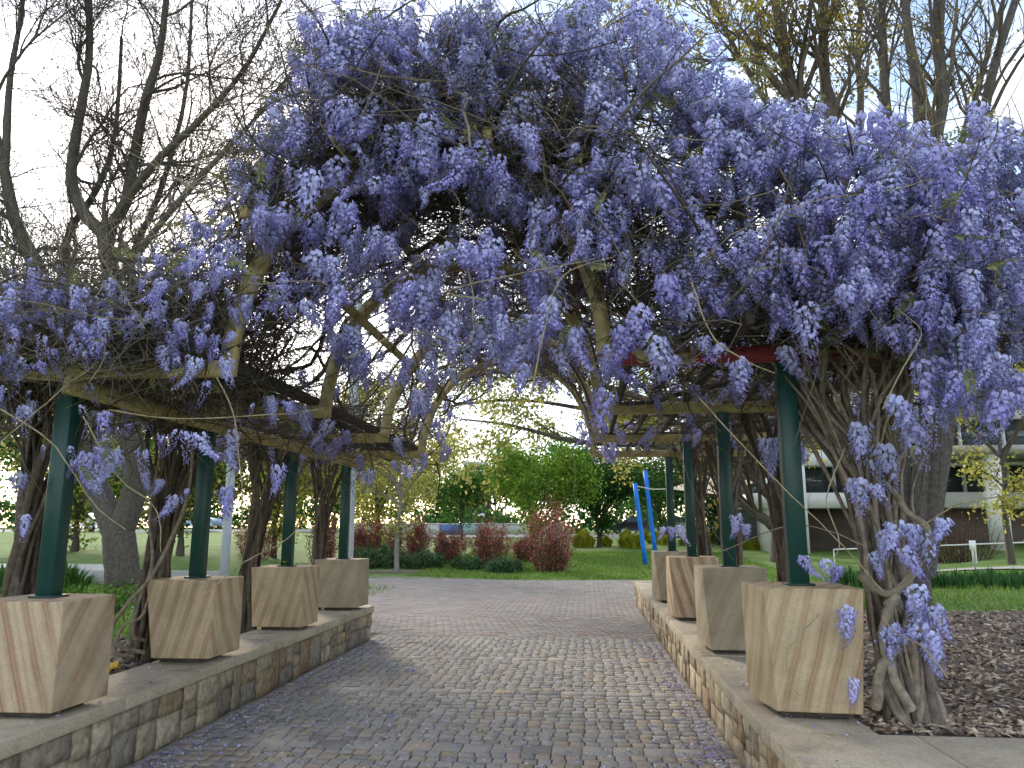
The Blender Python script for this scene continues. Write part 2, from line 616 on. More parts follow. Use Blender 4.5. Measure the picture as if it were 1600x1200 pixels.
near_set = set((p[0], p[1]) for p in near_sorted)
vr = []
for kind in range(3):
    for q in range(14):
        sx, sy, wob = ((0.0915, 0.103, 0.008), (0.197, 0.192, 0.004), (0.211, 0.101, 0.003))[kind]
        V, Q = paver_shape(1.0, 1.0, r, 0, 0.06, 0.035)
        V, Q = paver_shape(sx, sy, r, wob * .45, 0.0048 if kind == 0 else 0.004)
        vr.append((kind, MB().add(V, Q, None, paver_tint(r, False)).mesh('paver', M['paver'])))
rest = MB()
for p in pav_list:
    x, y, sx, sy, smooth_, far = p
    kind = 2 if far else (1 if smooth_ else 0)
    dz = r.normal(0, 0.0014 if kind == 0 else 0.001)
    if (x, y) in near_set:
        me = r.choice([v[1] for v in vr if v[0] == kind])
        base = (0.0915, 0.197, 0.211)[kind]
        inst('paver', me, paving, (x, y, dz), (r.normal(0, .007), r.normal(0, .007), r.normal(0, 0.025 if kind == 0 else .008)), (sx / base, 1, 1))
    else:
        V, Q = paver_shape(sx, sy, r, 0.004 if kind == 0 else 0.0025, 0.0048 if kind == 0 else 0.005)
        a = r.normal(0, 0.03 if kind == 0 else 0.006)
        V = np.stack([V[:, 0] * math.cos(a) - V[:, 1] * math.sin(a) + x, V[:, 0] * math.sin(a) + V[:, 1] * math.cos(a) + y, V[:, 2] + dz], -1)
        rest.add(V, Q, None, paver_tint(r, far))
tag(rest.build('paver_field', M['paver'], paving), kind='stuff')

# ------------------------------------------------------------------ retaining walls
WT = 0.43


def stone_mesh(w_, h_, r, depth=0.07):
    """rough faced ashlar, face towards +z of its own frame, origin mid back"""
    g = 4
    xs = np.linspace(-w_ / 2, w_ / 2, g); ys = np.linspace(-h_ / 2, h_ / 2, g)
    X, Y = np.meshgrid(xs, ys)
    Z = depth + r.normal(0, 0.003, X.shape)
    ed = np.zeros_like(X, bool); ed[0] = ed[-1] = True; ed[:, 0] = ed[:, -1] = True
    Z[ed] -= 0.004
    X = X + r.normal(0, 0.0015, X.shape); Y = Y + r.normal(0, 0.0015, X.shape)
    V = np.stack([X, Y, Z], -1).reshape(-1, 3)
    i = np.arange(g * g).reshape(g, g)
    Q = list(np.stack([i[:-1, :-1], i[:-1, 1:], i[1:, 1:], i[1:, :-1]], -1).reshape(-1, 4))
    ring = list(i[0]) + list(i[1:, -1]) + list(i[-1, -2::-1]) + list(i[-2:0:-1, 0])
    n0 = len(V)
    back = V[ring].copy(); back[:, 2] = 0
    V = np.vstack([V, back])
    for k in range(len(ring)):
        k2 = (k + 1) % len(ring)
        Q.append((ring[k2], ring[k], n0 + k, n0 + k2))
    return V, Q


STONE_COL = [(0.35, 0.285, 0.20), (0.31, 0.25, 0.175), (0.40, 0.33, 0.225), (0.31, 0.225, 0.14), (0.28, 0.24, 0.18), (0.44, 0.375, 0.27), (0.36, 0.27, 0.17), (0.24, 0.205, 0.16)]


def clad(parent, a, b, outward, r, zt=WT - 0.085, pal=STONE_COL):
    """stones along a-b, faces pointing outward"""
    a = np.array(a); b = np.array(b)
    ln = np.linalg.norm(b - a); d = (b - a) / ln; o = np.array(outward)
    s = 0.0
    while s < ln - 0.03:
        w_ = min(r.uniform(0.17, 0.42), ln - s)
        if ln - s - w_ < 0.1: w_ = ln - s
        u = r.random()
        if u < 0.16: cells = [(0, 1, 0, zt)]
        elif u < 0.72:
            q = zt * r.uniform(0.38, 0.62); cells = [(0, 1, 0, q), (0, 1, q, zt)]
        elif u < 0.9 and w_ > 0.24:
            q = zt * r.uniform(0.4, 0.6); v = r.uniform(0.35, 0.65)
            cells = [(0, 1, 0, q), (0, v, q, zt), (v, 1, q, zt)] if r.random() < .5 else [(0, v, 0, q), (v, 1, 0, q), (0, 1, q, zt)]
        else:
            q1, q2 = zt * r.uniform(.28, .38), zt * r.uniform(.62, .72); cells = [(0, 1, 0, q1), (0, 1, q1, q2), (0, 1, q2, zt)]
        for u0, u1, z0, z1 in cells:
            ww = (u1 - u0) * w_ - 0.004; hh = z1 - z0 - 0.004
            V, Q = stone_mesh(ww, hh, r, 0.07 + r.normal(0, 0.005))
            cen = a + d * (s + (u0 + u1) / 2 * w_)
            zc = (z0 + z1) / 2
            flip = np.cross(d, [0, 0, 1]) @ o
            dd = d if flip > 0 else -d
            P = cen + V[:, :1] * dd + V[:, 1:2] * np.array([0, 0, 1.0]) + V[:, 2:3] * o + np.array([0, 0, zc])
            c = np.array(pal[r.integers(len(pal))]) * r.uniform(0.85, 1.15)
            MB().add(P, Q, None, c).build('stone', M['stone'], parent)
        s += w_


def coping(parent, x0, x1, y0, y1, z0, z1):
    o = MB()
    box(o, x0, x1, y0, y1, z0, z1)
    c = o.build('coping_slab', M['coping'], parent)
    chamfer(c, 0.009, 2)
    return c


rw = np.random.default_rng(11)
# left wall
wl = empty('retaining_wall', (-3.1, 6, 0), 'low sandstone wall carrying the left row of blocks', 'wall')
XF = -2.84           # face of the stones
core = MB(); box(core, -3.33, XF - 0.055, 2.3, 10.30, -0.1, WT - 0.085, (0.24, 0.20, 0.15)); core.build('wall_core', M['stone'], wl)
clad(wl, (XF - 0.07, 2.3, 0), (XF - 0.07, 10.36, 0), (1, 0, 0), rw)
clad(wl, (XF - 0.06, 10.29, 0), (-3.34, 10.29, 0), (0, 1, 0), rw)
y = 2.3
while y < 10.3:
    ln = min(rw.uniform(0.95, 1.35), 10.40 - y)
    if 10.40 - y - ln < 0.4: ln = 10.40 - y
    coping(wl, -3.36 + rw.normal(0, .004), XF + 0.02 + rw.normal(0, .004), y + .005, y + ln - .005, WT - 0.083, WT + rw.normal(0, .004))
    y += ln
# right wall with its return
WARM = [(0.38, 0.295, 0.19), (0.35, 0.265, 0.17), (0.43, 0.345, 0.23), (0.32, 0.225, 0.135), (0.29, 0.235, 0.17), (0.45, 0.37, 0.255)]
wr = empty('retaining_wall', (1.2, 9, 0), 'low sandstone wall carrying the right row of blocks, turning a corner in front', 'wall')
XG = 0.93
core = MB(); box(core, XG + 0.055, 1.43, 3.80, 15.50, -0.1, WT - 0.085, (0.24, 0.20, 0.15)); box(core, 1.434, 6.0, 3.80, 4.22, -0.1, WT - 0.085, (0.24, 0.20, 0.15)); core.build('wall_core', M['stone'], wr)
clad(wr, (XG + 0.07, 3.735, 0), (XG + 0.07, 15.58, 0), (-1, 0, 0), rw, pal=WARM)
clad(wr, (XG + 0.01, 3.80, 0), (6.0, 3.80, 0), (0, -1, 0), rw, pal=WARM)
clad(wr, (XG + 0.06, 15.51, 0), (1.43, 15.51, 0), (0, 1, 0), rw, pal=WARM)
y = 4.262
coping(wr, XG - .02, 1.62, 3.71, 4.258, WT - 0.083, WT + 0.001)
x = 1.626
while x < 6:
    ln = rw.uniform(.95, 1.2)
    coping(wr, x, x + ln - .012, 3.71 + rw.normal(0, .003), 4.258, WT - 0.083, WT + rw.normal(0, .002)); x += ln
while y < 15.55:
    ln = min(rw.uniform(0.95, 1.35), 15.62 - y)
    if 15.62 - y - ln < 0.4: ln = 15.62 - y
    coping(wr, XG - .02 + rw.normal(0, .004), 1.45 + rw.normal(0, .004), y + .005, y + ln - .005, WT - 0.083, WT + rw.normal(0, .004))
    y += ln

# ------------------------------------------------------------------ sandstone blocks on the walls
LP = [(-3.12, 4.35), (-3.12, 6.1), (-3.12, 8.0), (-3.12, 9.9)]
RP = [(1.23, 4.75), (1.22, 6.9), (1.21, 9.2), (1.21, 11.25)]
LZ, RZ = 1.05, 1.12
BL = [('sandstone block with reddish stripes, nearest in the left row', 'sand_a'), ('tan sandstone block beside a looping vine stem, second in the left row', 'sand_b'), ('sandstone block, third from the camera in the left row', 'sand_b'), ('last sandstone block at the far end of the left wall', 'sand_c')]
BR = [('large golden sandstone block with slanting grain, nearest in the right row', 'sand_b'), ('grey tan sandstone block, second in the right row', 'sand_c'), ('sandstone block, third from the camera in the right row', 'sand_a'), ('farthest small looking sandstone block of the right row', 'sand_c')]
blocks = []
rb = np.random.default_rng(21)
for side, PTS, zt, LB in ((1, LP, LZ, BL), (-1, RP, RZ, BR)):
    for (px, py), (lab, mt) in zip(PTS, LB):
        e = empty('sandstone_block', (px, py, WT), lab, 'stone block', 'sandstone blocks under the pergola posts')
        f = MB(); box(f, px - .17, px + .17, py - .17, py + .17, WT - .001, WT + .035, (.10, .085, .07)); f.build('foot', M['stone'], e)
        b_ = MB()
        j = lambda s=.012: rb.normal(0, s)
        hb, ht = 0.25, 0.275
        path = side * 0.02
        bot = [(-hb + j() + path, -hb + j()), (hb + j() + path, -hb + j()), (hb + j() + path, hb + j()), (-hb + j() + path, hb + j())]
        top = [(-ht + j(), -ht + j()), (ht + j(), -ht + j()), (ht + j(), ht + j()), (-ht + j(), ht + j())]
        if side == -1:   # camera/path corner drawn in at the foot
            bot[0] = (bot[0][0] + .05, bot[0][1] + .03)
        V = [(px + a, py + c, WT + .036) for a, c in bot] + [(px + a, py + c, zt) for a, c in top]
        b_.add(V, BOXQ)
        o = b_.build('block', M[mt], e)
        chamfer(o, 0.010, 2)
        blocks.append(e)

# ------------------------------------------------------------------ pergola
per = empty('pergola', (-1, 7.5, 0), 'pergola with dark green posts, flaking yellow beams and curved arches', 'pergola')
GREEN = (0.005, 0.046, 0.038)
LB_, RB_ = 2.34, 2.45       # underside of the beams
BH = 0.098
IL, IR = -2.13, 0.14        # inner ends where the arches spring
for PTS, z0, zb in ((LP, LZ, LB_), (RP, RZ, RB_)):
    for px, py in PTS:
        o = MB(); box(o, px - .052, px + .052, py - .052, py + .052, z0 + .001, zb - .004, GREEN)
        o = o.build('post', M['post'], per); chamfer(o, .006)
        o2 = MB(); box(o2, px - .075, px + .075, py - .075, py + .075, z0 + .0005, z0 + .012, (0.02, 0.05, 0.04))
        o2.build('base_plate', M['post'], o)


def beam_obj(name, a, b_, wd, ht, mat, parent=per, ch=0.006):
    o = MB(); bar(o, a, b_, wd, ht)
    o = o.build(name, mat, parent)
    chamfer(o, ch)
    return o


for i, (px, py) in enumerate(LP):
    beam_obj('cross_beam', (-4.25, py, LB_ + BH / 2), (IL + .05, py, LB_ + BH / 2), 0.062, BH, M['beam'])
for i, (px, py) in enumerate(RP):
    beam_obj('cross_beam', (IR - .02 + (.12 if i == 0 else 0), py, RB_ + BH / 2), (2.30, py, RB_ + BH / 2), 0.062, BH, M['beam_red' if i == 0 else 'beam'])
# plate along the posts
beam_obj('side_beam', (LP[0][0] + .11, 4.15, LB_ - .07), (LP[0][0] + .11, 10.3, LB_ - .07), .05, .10, M['beam'])
DW = M['bark']
m, t, b = material('dark_batten')
n1 = N(t, 'ShaderNodeTexNoise', Scale=5, Detail=6, Roughness=.7)
t.links.new(coords(t, (8, 1, 8)), n1.inputs['Vector'])
t.links.new(ramp(t, n1.outputs['Fac'], [(.3, (.022, .019, .016)), (.7, (.075, .062, .05))]), b.inputs['Base Color'])
b.inputs['Roughness'].default_value = .85
M['batten'] = m
for k, x in enumerate((0.32, 0.62, 0.92, 1.42, 1.72, 2.05)):
    beam_obj('batten', (x, 4.2, RB_ + BH + .042), (x, 11.7, RB_ + BH + .042), .045, .08, M['batten'], ch=.003)
for k, x in enumerate((-4.1, -3.8, -3.5, -2.8, -2.5, -2.25)):
    beam_obj('batten', (x, 3.9, LB_ + BH + .042), (x, 10.4, LB_ + BH + .042), .045, .08, M['batten'], ch=.003)
# arches
def arch_pts(yl, yr, n=22, grow=0.0):
    P = []
    cx, hw = (IL + IR) / 2, (IR - IL) / 2 + grow
    for k in range(n):
        a = math.pi * (1 - k / (n - 1))
        f = k / (n - 1)
        zb = (LB_ * (1 - f) + RB_ * f) + 0.02
        P.append((cx + hw * math.copysign(abs(math.cos(a)) ** 0.92, math.cos(a)), yl + (yr - yl) * f, zb + (1.34 + grow) * math.sin(a) ** 0.92))
    return np.array(P)


ARCH = []
for (lx, ly), (rx, ry) in zip(LP, RP):
    P = arch_pts(ly, ry)
    ARCH.append(P)
    o = MB()
    T_ = norm(np.gradient(P, axis=0)); yv = norm(P[-1] - P[0]) * 0
    side = np.array([0, 1.0, 0])
    nn = norm(np.cross(T_, side))
    hw, hd = 0.03, 0.047
    ring = [P + nn * i * hd + side * j * hw for i, j in ((-1, -1), (1, -1), (1, 1), (-1, 1))]
    Vv = np.stack(ring, 1).reshape(-1, 3)
    ii = np.arange(len(P) * 4).reshape(-1, 4)
    Q = [(ii[a, k], ii[a, (k + 1) % 4], ii[a + 1, (k + 1) % 4], ii[a + 1, k]) for a in range(len(P) - 1) for k in range(4)]
    Q += [tuple(ii[0]), tuple(ii[-1][::-1])]
    o.add(Vv, Q)
    o.build('arch_rib', M['beam'], per)
for f in (4, 8, 13, 17):
    a, c = ARCH[0][f], ARCH[-1][f]
    d = norm(c - a)
    up = np.array([0, 0, .085])
    beam_obj('purlin', a - d * .4 + up, c + d * .3 + up, .05, .07, M['beam_red' if f in (8, 17) else 'beam'], ch=.004)

# ------------------------------------------------------------------ wisteria: flowers
rf = np.random.default_rng(5)
PALE, MID, DEEP, BUD = np.array([.585, .585, .90]), np.array([.455, .43, .80]), np.array([.32, .25, .64]), np.array([.34, .29, .53])


def raceme_mesh(length, width, n, open_frac, r, bud=False):
    """hanging flower cluster; origin at its stalk, hanging along -z"""
    mb_ = MB()
    k = np.arange(n)
    tt = (k + r.uniform(0, 1, n)) / n
    az = k * 2.399963 + r.normal(0, .35, n)
    rad = width / 2 * (0.35 + 0.65 * np.sin(np.clip(0.25 + 0.75 * (1 - tt), 0, 1) * math.pi * .62)) * (1 - 0.55 * tt) * r.uniform(.75, 1.2, n)
    bend = 0.02 * np.array([r.normal(), r.normal()])
    o = np.stack([np.cos(az), np.sin(az), np.zeros(n)], -1)
    s = np.stack([-np.sin(az), np.cos(az), np.zeros(n)], -1)
    u = np.tile([0, 0, 1.0], (n, 1))
    tilt = r.normal(0, .35, n)[:, None]
    s2 = s * np.cos(tilt) + u * np.sin(tilt); u2 = u * np.cos(tilt) - s * np.sin(tilt)
    cen = np.stack([bend[0] * tt ** 2 * 4, bend[1] * tt ** 2 * 4, -0.02 - tt * length], -1)
    pos = cen + o * rad[:, None] + u * (-0.1 * rad[:, None])
    size = (0.0135 * (1 - 0.35 * tt) * r.uniform(.8, 1.25, n))[:, None]
    opened = tt < open_frac + r.normal(0, .08, n)
    # stalk
    pts = np.stack([np.linspace(0, bend[0] * 4, 6), np.linspace(0, bend[1] * 4, 6), np.linspace(0, -length, 6)], -1)
    tubes(mb_, pts, np.full(6, .0022), 3, (.22, .22, .15))
    for op in (True, False):
        q = opened == op
        if not q.any(): continue
        P, O, Sx, U, Z, T_ = pos[q], o[q], s2[q], u2[q], size[q], tt[q][:, None]
        if op:
            # banner: cupped upright petal, 3x3 grid
            g = []
            for jv in (0, 1, 2):
                for iv in (-1, 0, 1):
                    wv = (0.62, 1.0, 0.72)[jv]
                    back = (0.0, 0.15, 0.75)[jv] + 0.35 * abs(iv)
                    g.append(P + Sx * iv * Z * wv + U * (jv * .95 - .2) * Z - O * back * Z * .7)
            Vb = np.stack(g, 1)
            m_ = len(P)
            base = (np.arange(m_) * 9)[:, None, None]
            qd = np.array([[0, 1, 4, 3], [1, 2, 5, 4], [3, 4, 7, 6], [4, 5, 8, 7]])[None] + base
            f = np.clip(T_ * 1.25 + r.normal(0, .12, (m_, 1)), 0, 1)
            cb = PALE * (1 - f) + MID * f
            c9 = np.repeat(cb[:, None, :], 9, 1).copy()
            c9[:, 1] *= np.array([1.0, 1.02, .82])
            c9[:, 6:] *= .93
            mb_.add(Vb.reshape(-1, 3), qd.reshape(-1, 4), None, c9.reshape(-1, 3))
            L_ = 1.25
        else:
            L_ = 0.95
        # wings and keel: folded wedge pointing out and down
        tip = P + O * Z * L_ - U * Z * .55
        a0 = P - O * Z * .15 + U * Z * .25
        a1 = P + Sx * Z * .5 + O * Z * .35 - U * Z * .25
        a2 = P - Sx * Z * .5 + O * Z * .35 - U * Z * .25
        a3 = P + O * Z * .45 + U * Z * .28
        a4 = P + O * Z * .25 - U * Z * .75
        Vk = np.stack([tip, a0, a1, a2, a3, a4], 1)
        m_ = len(P); base = (np.arange(m_) * 6)[:, None, None]
        tr = np.array([[1, 2, 4], [4, 2, 0], [1, 4, 3], [3, 4, 0], [2, 1, 5], [0, 2, 5], [1, 3, 5], [3, 0, 5]])[None] + base
        f = np.clip(T_ + r.normal(0, .2, (m_, 1)), 0, 1)
        ck = (MID * .9) * (1 - f) + (DEEP if op else BUD) * f
        c6 = np.repeat(ck[:, None, :], 6, 1).copy(); c6[:, 0] *= .85
        mb_.add(Vk.reshape(-1, 3), None, tr.reshape(-1, 3), c6.reshape(-1, 3))
    return mb_.mesh('flower_raceme', M['petal'])


RAC = [raceme_mesh(rf.uniform(.16, .27), rf.uniform(.095, .135), int(rf.integers(66, 92)), rf.uniform(.6, .95), rf) for _ in range(10)]
BUDS = [raceme_mesh(rf.uniform(.12, .2), rf.uniform(.05, .07), int(rf.integers(36, 48)), rf.uniform(.05, .3), rf) for _ in range(4)]


def leaf_spray_mesh(r):
    mb_ = MB()
    n = 9
    Lg = r.uniform(.13, .22)
    xs = np.linspace(0, Lg, 8)
    dr = -r.uniform(.5, 1.6) * xs ** 2
    pts = np.stack([xs, np.zeros(8), dr], -1)
    tubes(mb_, pts, np.linspace(.0024, .001, 8), 3, (.21, .19, .10))
    for k in range(n):
        f = .22 + .78 * k / (n - 1)
        p = np.array([f * Lg, 0, np.interp(f * Lg, xs, dr)])
        for sd in ((1, -1) if k < n - 1 else (0,)):
            l_ = r.uniform(.028, .05) * (1.1 - .35 * f)
            d = norm(np.array([.55 if sd else 1, sd, -.35 + r.normal(0, .2)]))
            sdv = norm(np.cross(d, [0, 0, 1]))
            wv = l_ * .22
            up = np.array([0, 0, wv * .5])
            c = np.array([.26, .27, .12]) * r.uniform(.7, 1.25)
            mb_.add([p, p + d * l_ * .45 + sdv * wv + up, p + d * l_, p + d * l_ * .45 - sdv * wv + up], None, [(0, 1, 2), (0, 2, 3)], c)
    return mb_.mesh('leaf_spray', M['leaf'])


SPR = [leaf_spray_mesh(rf) for _ in range(5)]

VINES = []
VL = ['wisteria vine with a thick braided trunk at the left edge of the picture', 'wisteria vine with a bare looping stem behind the second left block', 'wisteria vine climbing beside the third left post', 'wisteria vine with dark twisted trunk by the last left post']
VR = ['wisteria vine with thick gnarled braided trunk beside the nearest right block, heavy with lilac flowers', 'wisteria vine climbing beside the second right post', 'wisteria vine climbing beside the third right post', 'wisteria vine climbing beside the farthest right post']
VB = [(-3.62, 4.75), (-3.55, 6.15), (-3.50, 7.85), (-3.50, 9.9), (1.77, 4.66), (1.80, 6.95), (1.72, 9.3), (1.70, 11.3)]
VT = [(-3.55, 4.8), (-3.38, 6.2), (-3.36, 8.05), (-3.34, 9.95), (1.66, 4.9), (1.62, 7.0), (1.6, 9.3), (1.6, 11.3)]
for k, (x, y) in enumerate(VB):
    VINES.append(empty('wisteria_vine', (x, y, float(ground_z(x, y))), (VL + VR)[k], 'climbing plant', 'wisteria vines on the pergola'))

# braided trunks: every stem is a mesh of its own
for k, ((bx, by), (tx, ty)) in enumerate(zip(VB, VT)):
    near = k == 4
    ns = 66 if near else (28 if k in (0, 1) else 18)
    zb = float(ground_z(bx, by)) - .03
    ztop = 2.75 if k < 4 else 2.85
    lean = rf.normal(0, .05)
    for s_ in range(ns):
        a0 = rf.uniform(0, 2 * math.pi); tw = rf.normal(0, 2.4)
        npt = 22
        f = np.linspace(0, 1, npt)
        rb_ = (.20 if near else .14) * math.sqrt(rf.uniform(.2, 1))
        waist = .62 + .38 * np.abs(2 * f - .7) ** 1.3
        spread = rb_ * waist + (.36 if near else .18) * smoothstep(.45, 1, f) * rf.uniform(.3, 1.3)
        ang = a0 + tw * f + .5 * np.sin(f * rf.uniform(5, 11) + rf.uniform(0, 6))
        cx = bx + (tx - bx) * f; cy = by + (ty - by) * f
        P = np.stack([cx + spread * np.cos(ang), cy + spread * np.sin(ang) * .9, zb + (ztop - zb) * (f + .02 * np.sin(f * 17 + s_))], -1)
        P += np.cumsum(rf.normal(0, .006, P.shape), 0)
        r0 = rf.uniform(.007, .018) * (1.2 if near else 1.15)
        if s_ < 7: r0 *= 1.9
        Rr = r0 * (1.12 - .55 * f) * (1 + .16 * np.sin(f * rf.uniform(18, 40) + rf.uniform(0, 6)) + rf.normal(0, .05, npt))
        Rr[:2] *= 1.25
        c = np.array([.235, .195, .15]) if near else np.array([.115, .092, .07])
        o = MB(); tubes(o, P, Rr, 7, c * rf.uniform(.5, 1.3) * np.array([1, rf.uniform(.94, 1.04), rf.uniform(.88, 1.1)]))
        o.build('stem', M['bark'], VINES[k], smooth=True)
# odd loops seen on the bare stems
def px_stem(k, pts, r0, r1, n=26, col=(.25, .205, .15), name='stem', sides=6, wob=.004):
    P = spline([at(*p) for p in pts], n)
    P += np.cumsum(rf.normal(0, wob, P.shape), 0) * .6
    o = MB(); tubes(o, P, np.linspace(r0, r1, n) * (1 + rf.normal(0, .06, n)), sides, col)
    return o.build(name, M['bark'], VINES[k], smooth=True)


px_stem(4, [(1345, 900, 4.55), (1395, 930, 4.45), (1440, 880, 4.42), (1452, 830, 4.45), (1420, 800, 4.5), (1400, 770, 4.6), (1360, 745, 4.7)], .024, .017, col=(.26, .215, .155))
px_stem(4, [(1385, 945, 4.5), (1400, 930, 4.42), (1380, 985, 4.44), (1400, 1060, 4.45), (1425, 1100, 4.48)], .022, .028, col=(.28, .24, .18))
px_stem(4, [(1368, 1105, 4.5), (1372, 1050, 4.45), (1395, 1000, 4.45), (1380, 950, 4.5)], .03, .02, col=(.28, .24, .18))
px_stem(1, [(225, 1020, 5.9), (185, 1010, 5.75), (172, 985, 5.7), (200, 940, 5.75), (235, 900, 5.85), (262, 850, 5.9), (290, 780, 5.9), (300, 700, 5.95)], .017, .012)
px_stem(1, [(225, 1000, 5.95), (205, 990, 5.85), (215, 940, 5.85), (235, 880, 5.9), (230, 800, 5.95), (250, 700, 6.0)], .015, .011)
px_stem(1, [(210, 1025, 5.9), (180, 1020, 5.8), (190, 980, 5.8), (225, 960, 5.85), (240, 900, 5.9)], .013, .010)

# canopy: where it grows. Sample points in the three masses (tunnel roof, left deck, right deck)
def top_z(x):
    return np.interp(x, [-4.6, -3.6, -3.0, -2.5, -2.15, -1.85, -1.6, -.4, .4, .6, .85, 1.4, 2.5, 3.2], [2.85, 2.98, 2.95, 3.15, 3.6, 4.05, 4.45, 4.52, 4.45, 4.1, 3.75, 3.6, 3.5, 3.2])


def bot_z(x):
    cx, hw = (IL + IR) / 2, (IR - IL) / 2
    u = np.clip(1 - ((x - cx) / hw) ** 2, 0, 1)
    return np.where(np.abs(x - cx) < hw, 2.45 + 1.32 * np.sqrt(u), np.where(x < cx, 2.36, 2.52))


def canopy_pts(n, r, front=0.0):
    x = r.uniform(-4.6, 3.1, n)
    keep = r.random(n) < np.where((x > -2.3) & (x < .5), 1.0, .62)
    x = x[keep]
    y = np.where(r.random(len(x)) < front, r.uniform(4.3, 5.6, len(x)), r.uniform(4.5, 11.4, len(x)))
    z0, z1 = bot_z(x), top_z(x)
    f = r.random(len(x)) ** 1.4
    z1 = z0 + (z1 - z0) * np.where(y > 5.5, .8, 1.0)
    return np.stack([x, y, z0 + f * (z1 - z0)], -1), f


def vine_of(P):
    P = np.atleast_2d(P)
    left = P[:, 0] < -1.0
    yl = np.array([p[1] for p in LP]); yr = np.array([p[1] for p in RP])
    kl = np.abs(P[:, 1:2] - yl[None]).argmin(1); kr = np.abs(P[:, 1:2] - yr[None]).argmin(1) + 4
    return np.where(left, kl, kr)


def wander(P0, n, ln, r, curl=.35, droop=0.0, plan=.55):
    """random curved twigs from P0"""
    m_ = len(P0)
    d = norm(r.normal(0, 1, (m_, 3)) * np.array([1, 1, plan]))
    P = np.zeros((m_, n, 3)); P[:, 0] = P0
    st = (ln / (n - 1))[:, None]
    cv = r.normal(0, curl, (m_, 3))
    for i in range(1, n):
        d = norm(d + cv * .45 + r.normal(0, curl * .5, (m_, 3)) + np.array([0, 0, -droop]))
        P[:, i] = P[:, i - 1] + d * st
    return P


rt = np.random.default_rng(17)
P0, f0 = canopy_pts(27000, rt, .42)
Pt = wander(P0, 7, rt.uniform(.35, 1.5, len(P0)), rt)
# keep the arch opening clear
zc = bot_z(Pt[:, :, 0]) - .22
low = (Pt[:, :, 2] < zc).any(1)
drop = rt.random(len(low)) < .16
high = (Pt[:, :, 2] > top_z(Pt[:, :, 0]) + .12).any(1)
open_deck = (P0[:, 0] > -.1) & (P0[:, 0] < 1.3) & (P0[:, 1] > 5.3) & (rt.random(len(P0)) < .72)
ok = ~open_deck & (~low | drop) & (~high | (rt.random(len(high)) < .10))
Pt = Pt[ok]
r0 = rt.choice([.0025, .0035, .005, .008, .013], len(Pt), p=[.30, .34, .22, .10, .04])
Rt = r0[:, None] * np.linspace(1, .45, 7)[None]
dark = np.array([.088, .070, .053]); lite = np.array([.26, .215, .15])
mixf = np.clip(rt.random(len(Pt)) ** 3 * 1.0, 0, 1)[:, None]
Ct = (dark * (1 - mixf) + lite * mixf) * rt.uniform(.6, 1.25, (len(Pt), 1))
# drooping fringe over the front of the left deck
for nf, (xa, xb), (ya, yb), dr in ((2300, (-4.7, -1.9), (3.8, 4.5), .04), (1700, (-2.9, -1.7), (4.2, 5.6), 0), (3000, (-2.0, .5), (4.15, 5.6), 0)):
    xf = rt.uniform(xa, xb, nf)
    zl, zh = bot_z(xf), top_z(xf) - .15
    if dr: zl, zh = zl + .02, zl + .55
    Pf = np.stack([xf, rt.uniform(ya, yb, nf), zl + rt.random(nf) * (zh - zl)], -1)
    Pf = wander(Pf, 7, rt.uniform(.25, .9, nf), rt, .35, dr, .6)
    Pf = Pf[(Pf[:, :, 2] > bot_z(Pf[:, :, 0]) - .25).all(1)]; nf = len(Pf)
    Pt = np.concatenate([Pt, Pf]); Rt = np.concatenate([Rt, rt.uniform(.0022, .005, (nf, 1)) * np.linspace(1, .45, 7)[None]])
    Ct = np.concatenate([Ct, np.array([[.23, .20, .15]]) * rt.uniform(.35, 1.3, (nf, 1))])
own = vine_of(Pt[:, 3])
for k in range(8):
    q = own == k
    o = MB(); tubes(o, Pt[q], Rt[q], 3, Ct[q])
    # older limbs along the roof
    nl = 26
    Pl0, _ = canopy_pts(nl * 14, rt); Pl0 = Pl0[(vine_of(Pl0) == k) & (Pl0[:, 1] > 4.9)][:nl]
    if len(Pl0):
        Pl = wander(Pl0, 14, rt.uniform(1.2, 2.6, len(Pl0)), rt, .25, 0, .25)
        Pl[:, :, 2] = np.clip(Pl[:, :, 2], bot_z(Pl[:, :, 0]) + .02, top_z(Pl[:, :, 0]) - .3); Pl[:, :, 1] = np.maximum(Pl[:, :, 1], 4.55)
        tubes(o, Pl, rt.uniform(.012, .026, (len(Pl), 1)) * np.linspace(1, .5, 14)[None], 5, np.array([[.10, .082, .062]]) * rt.uniform(.6, 1.3, (len(Pl), 1)))
    tag(o.build('twig_tangle', M['twig'], VINES[k]), kind='stuff')

# flowers, counted off the photograph in 100 px cells (how thickly they cover)
DENS = [
    '0000377766600000',
    '0000688888850000',
    '0001787657888887',
    '0056665436787878',
    '5545575444568889',
    '6655426422222358',
    '3321111001000115',
    '1211000000000100']
FLW = []


def add_flower(P, sc, budf=.16):
    bud = rt.random() < budf
    FLW.append((np.array(P, float), float(sc), bud, int(rt.integers(4 if bud else len(RAC))), (rt.normal(0, .16), rt.normal(0, .16), rt.uniform(0, 6.28))))


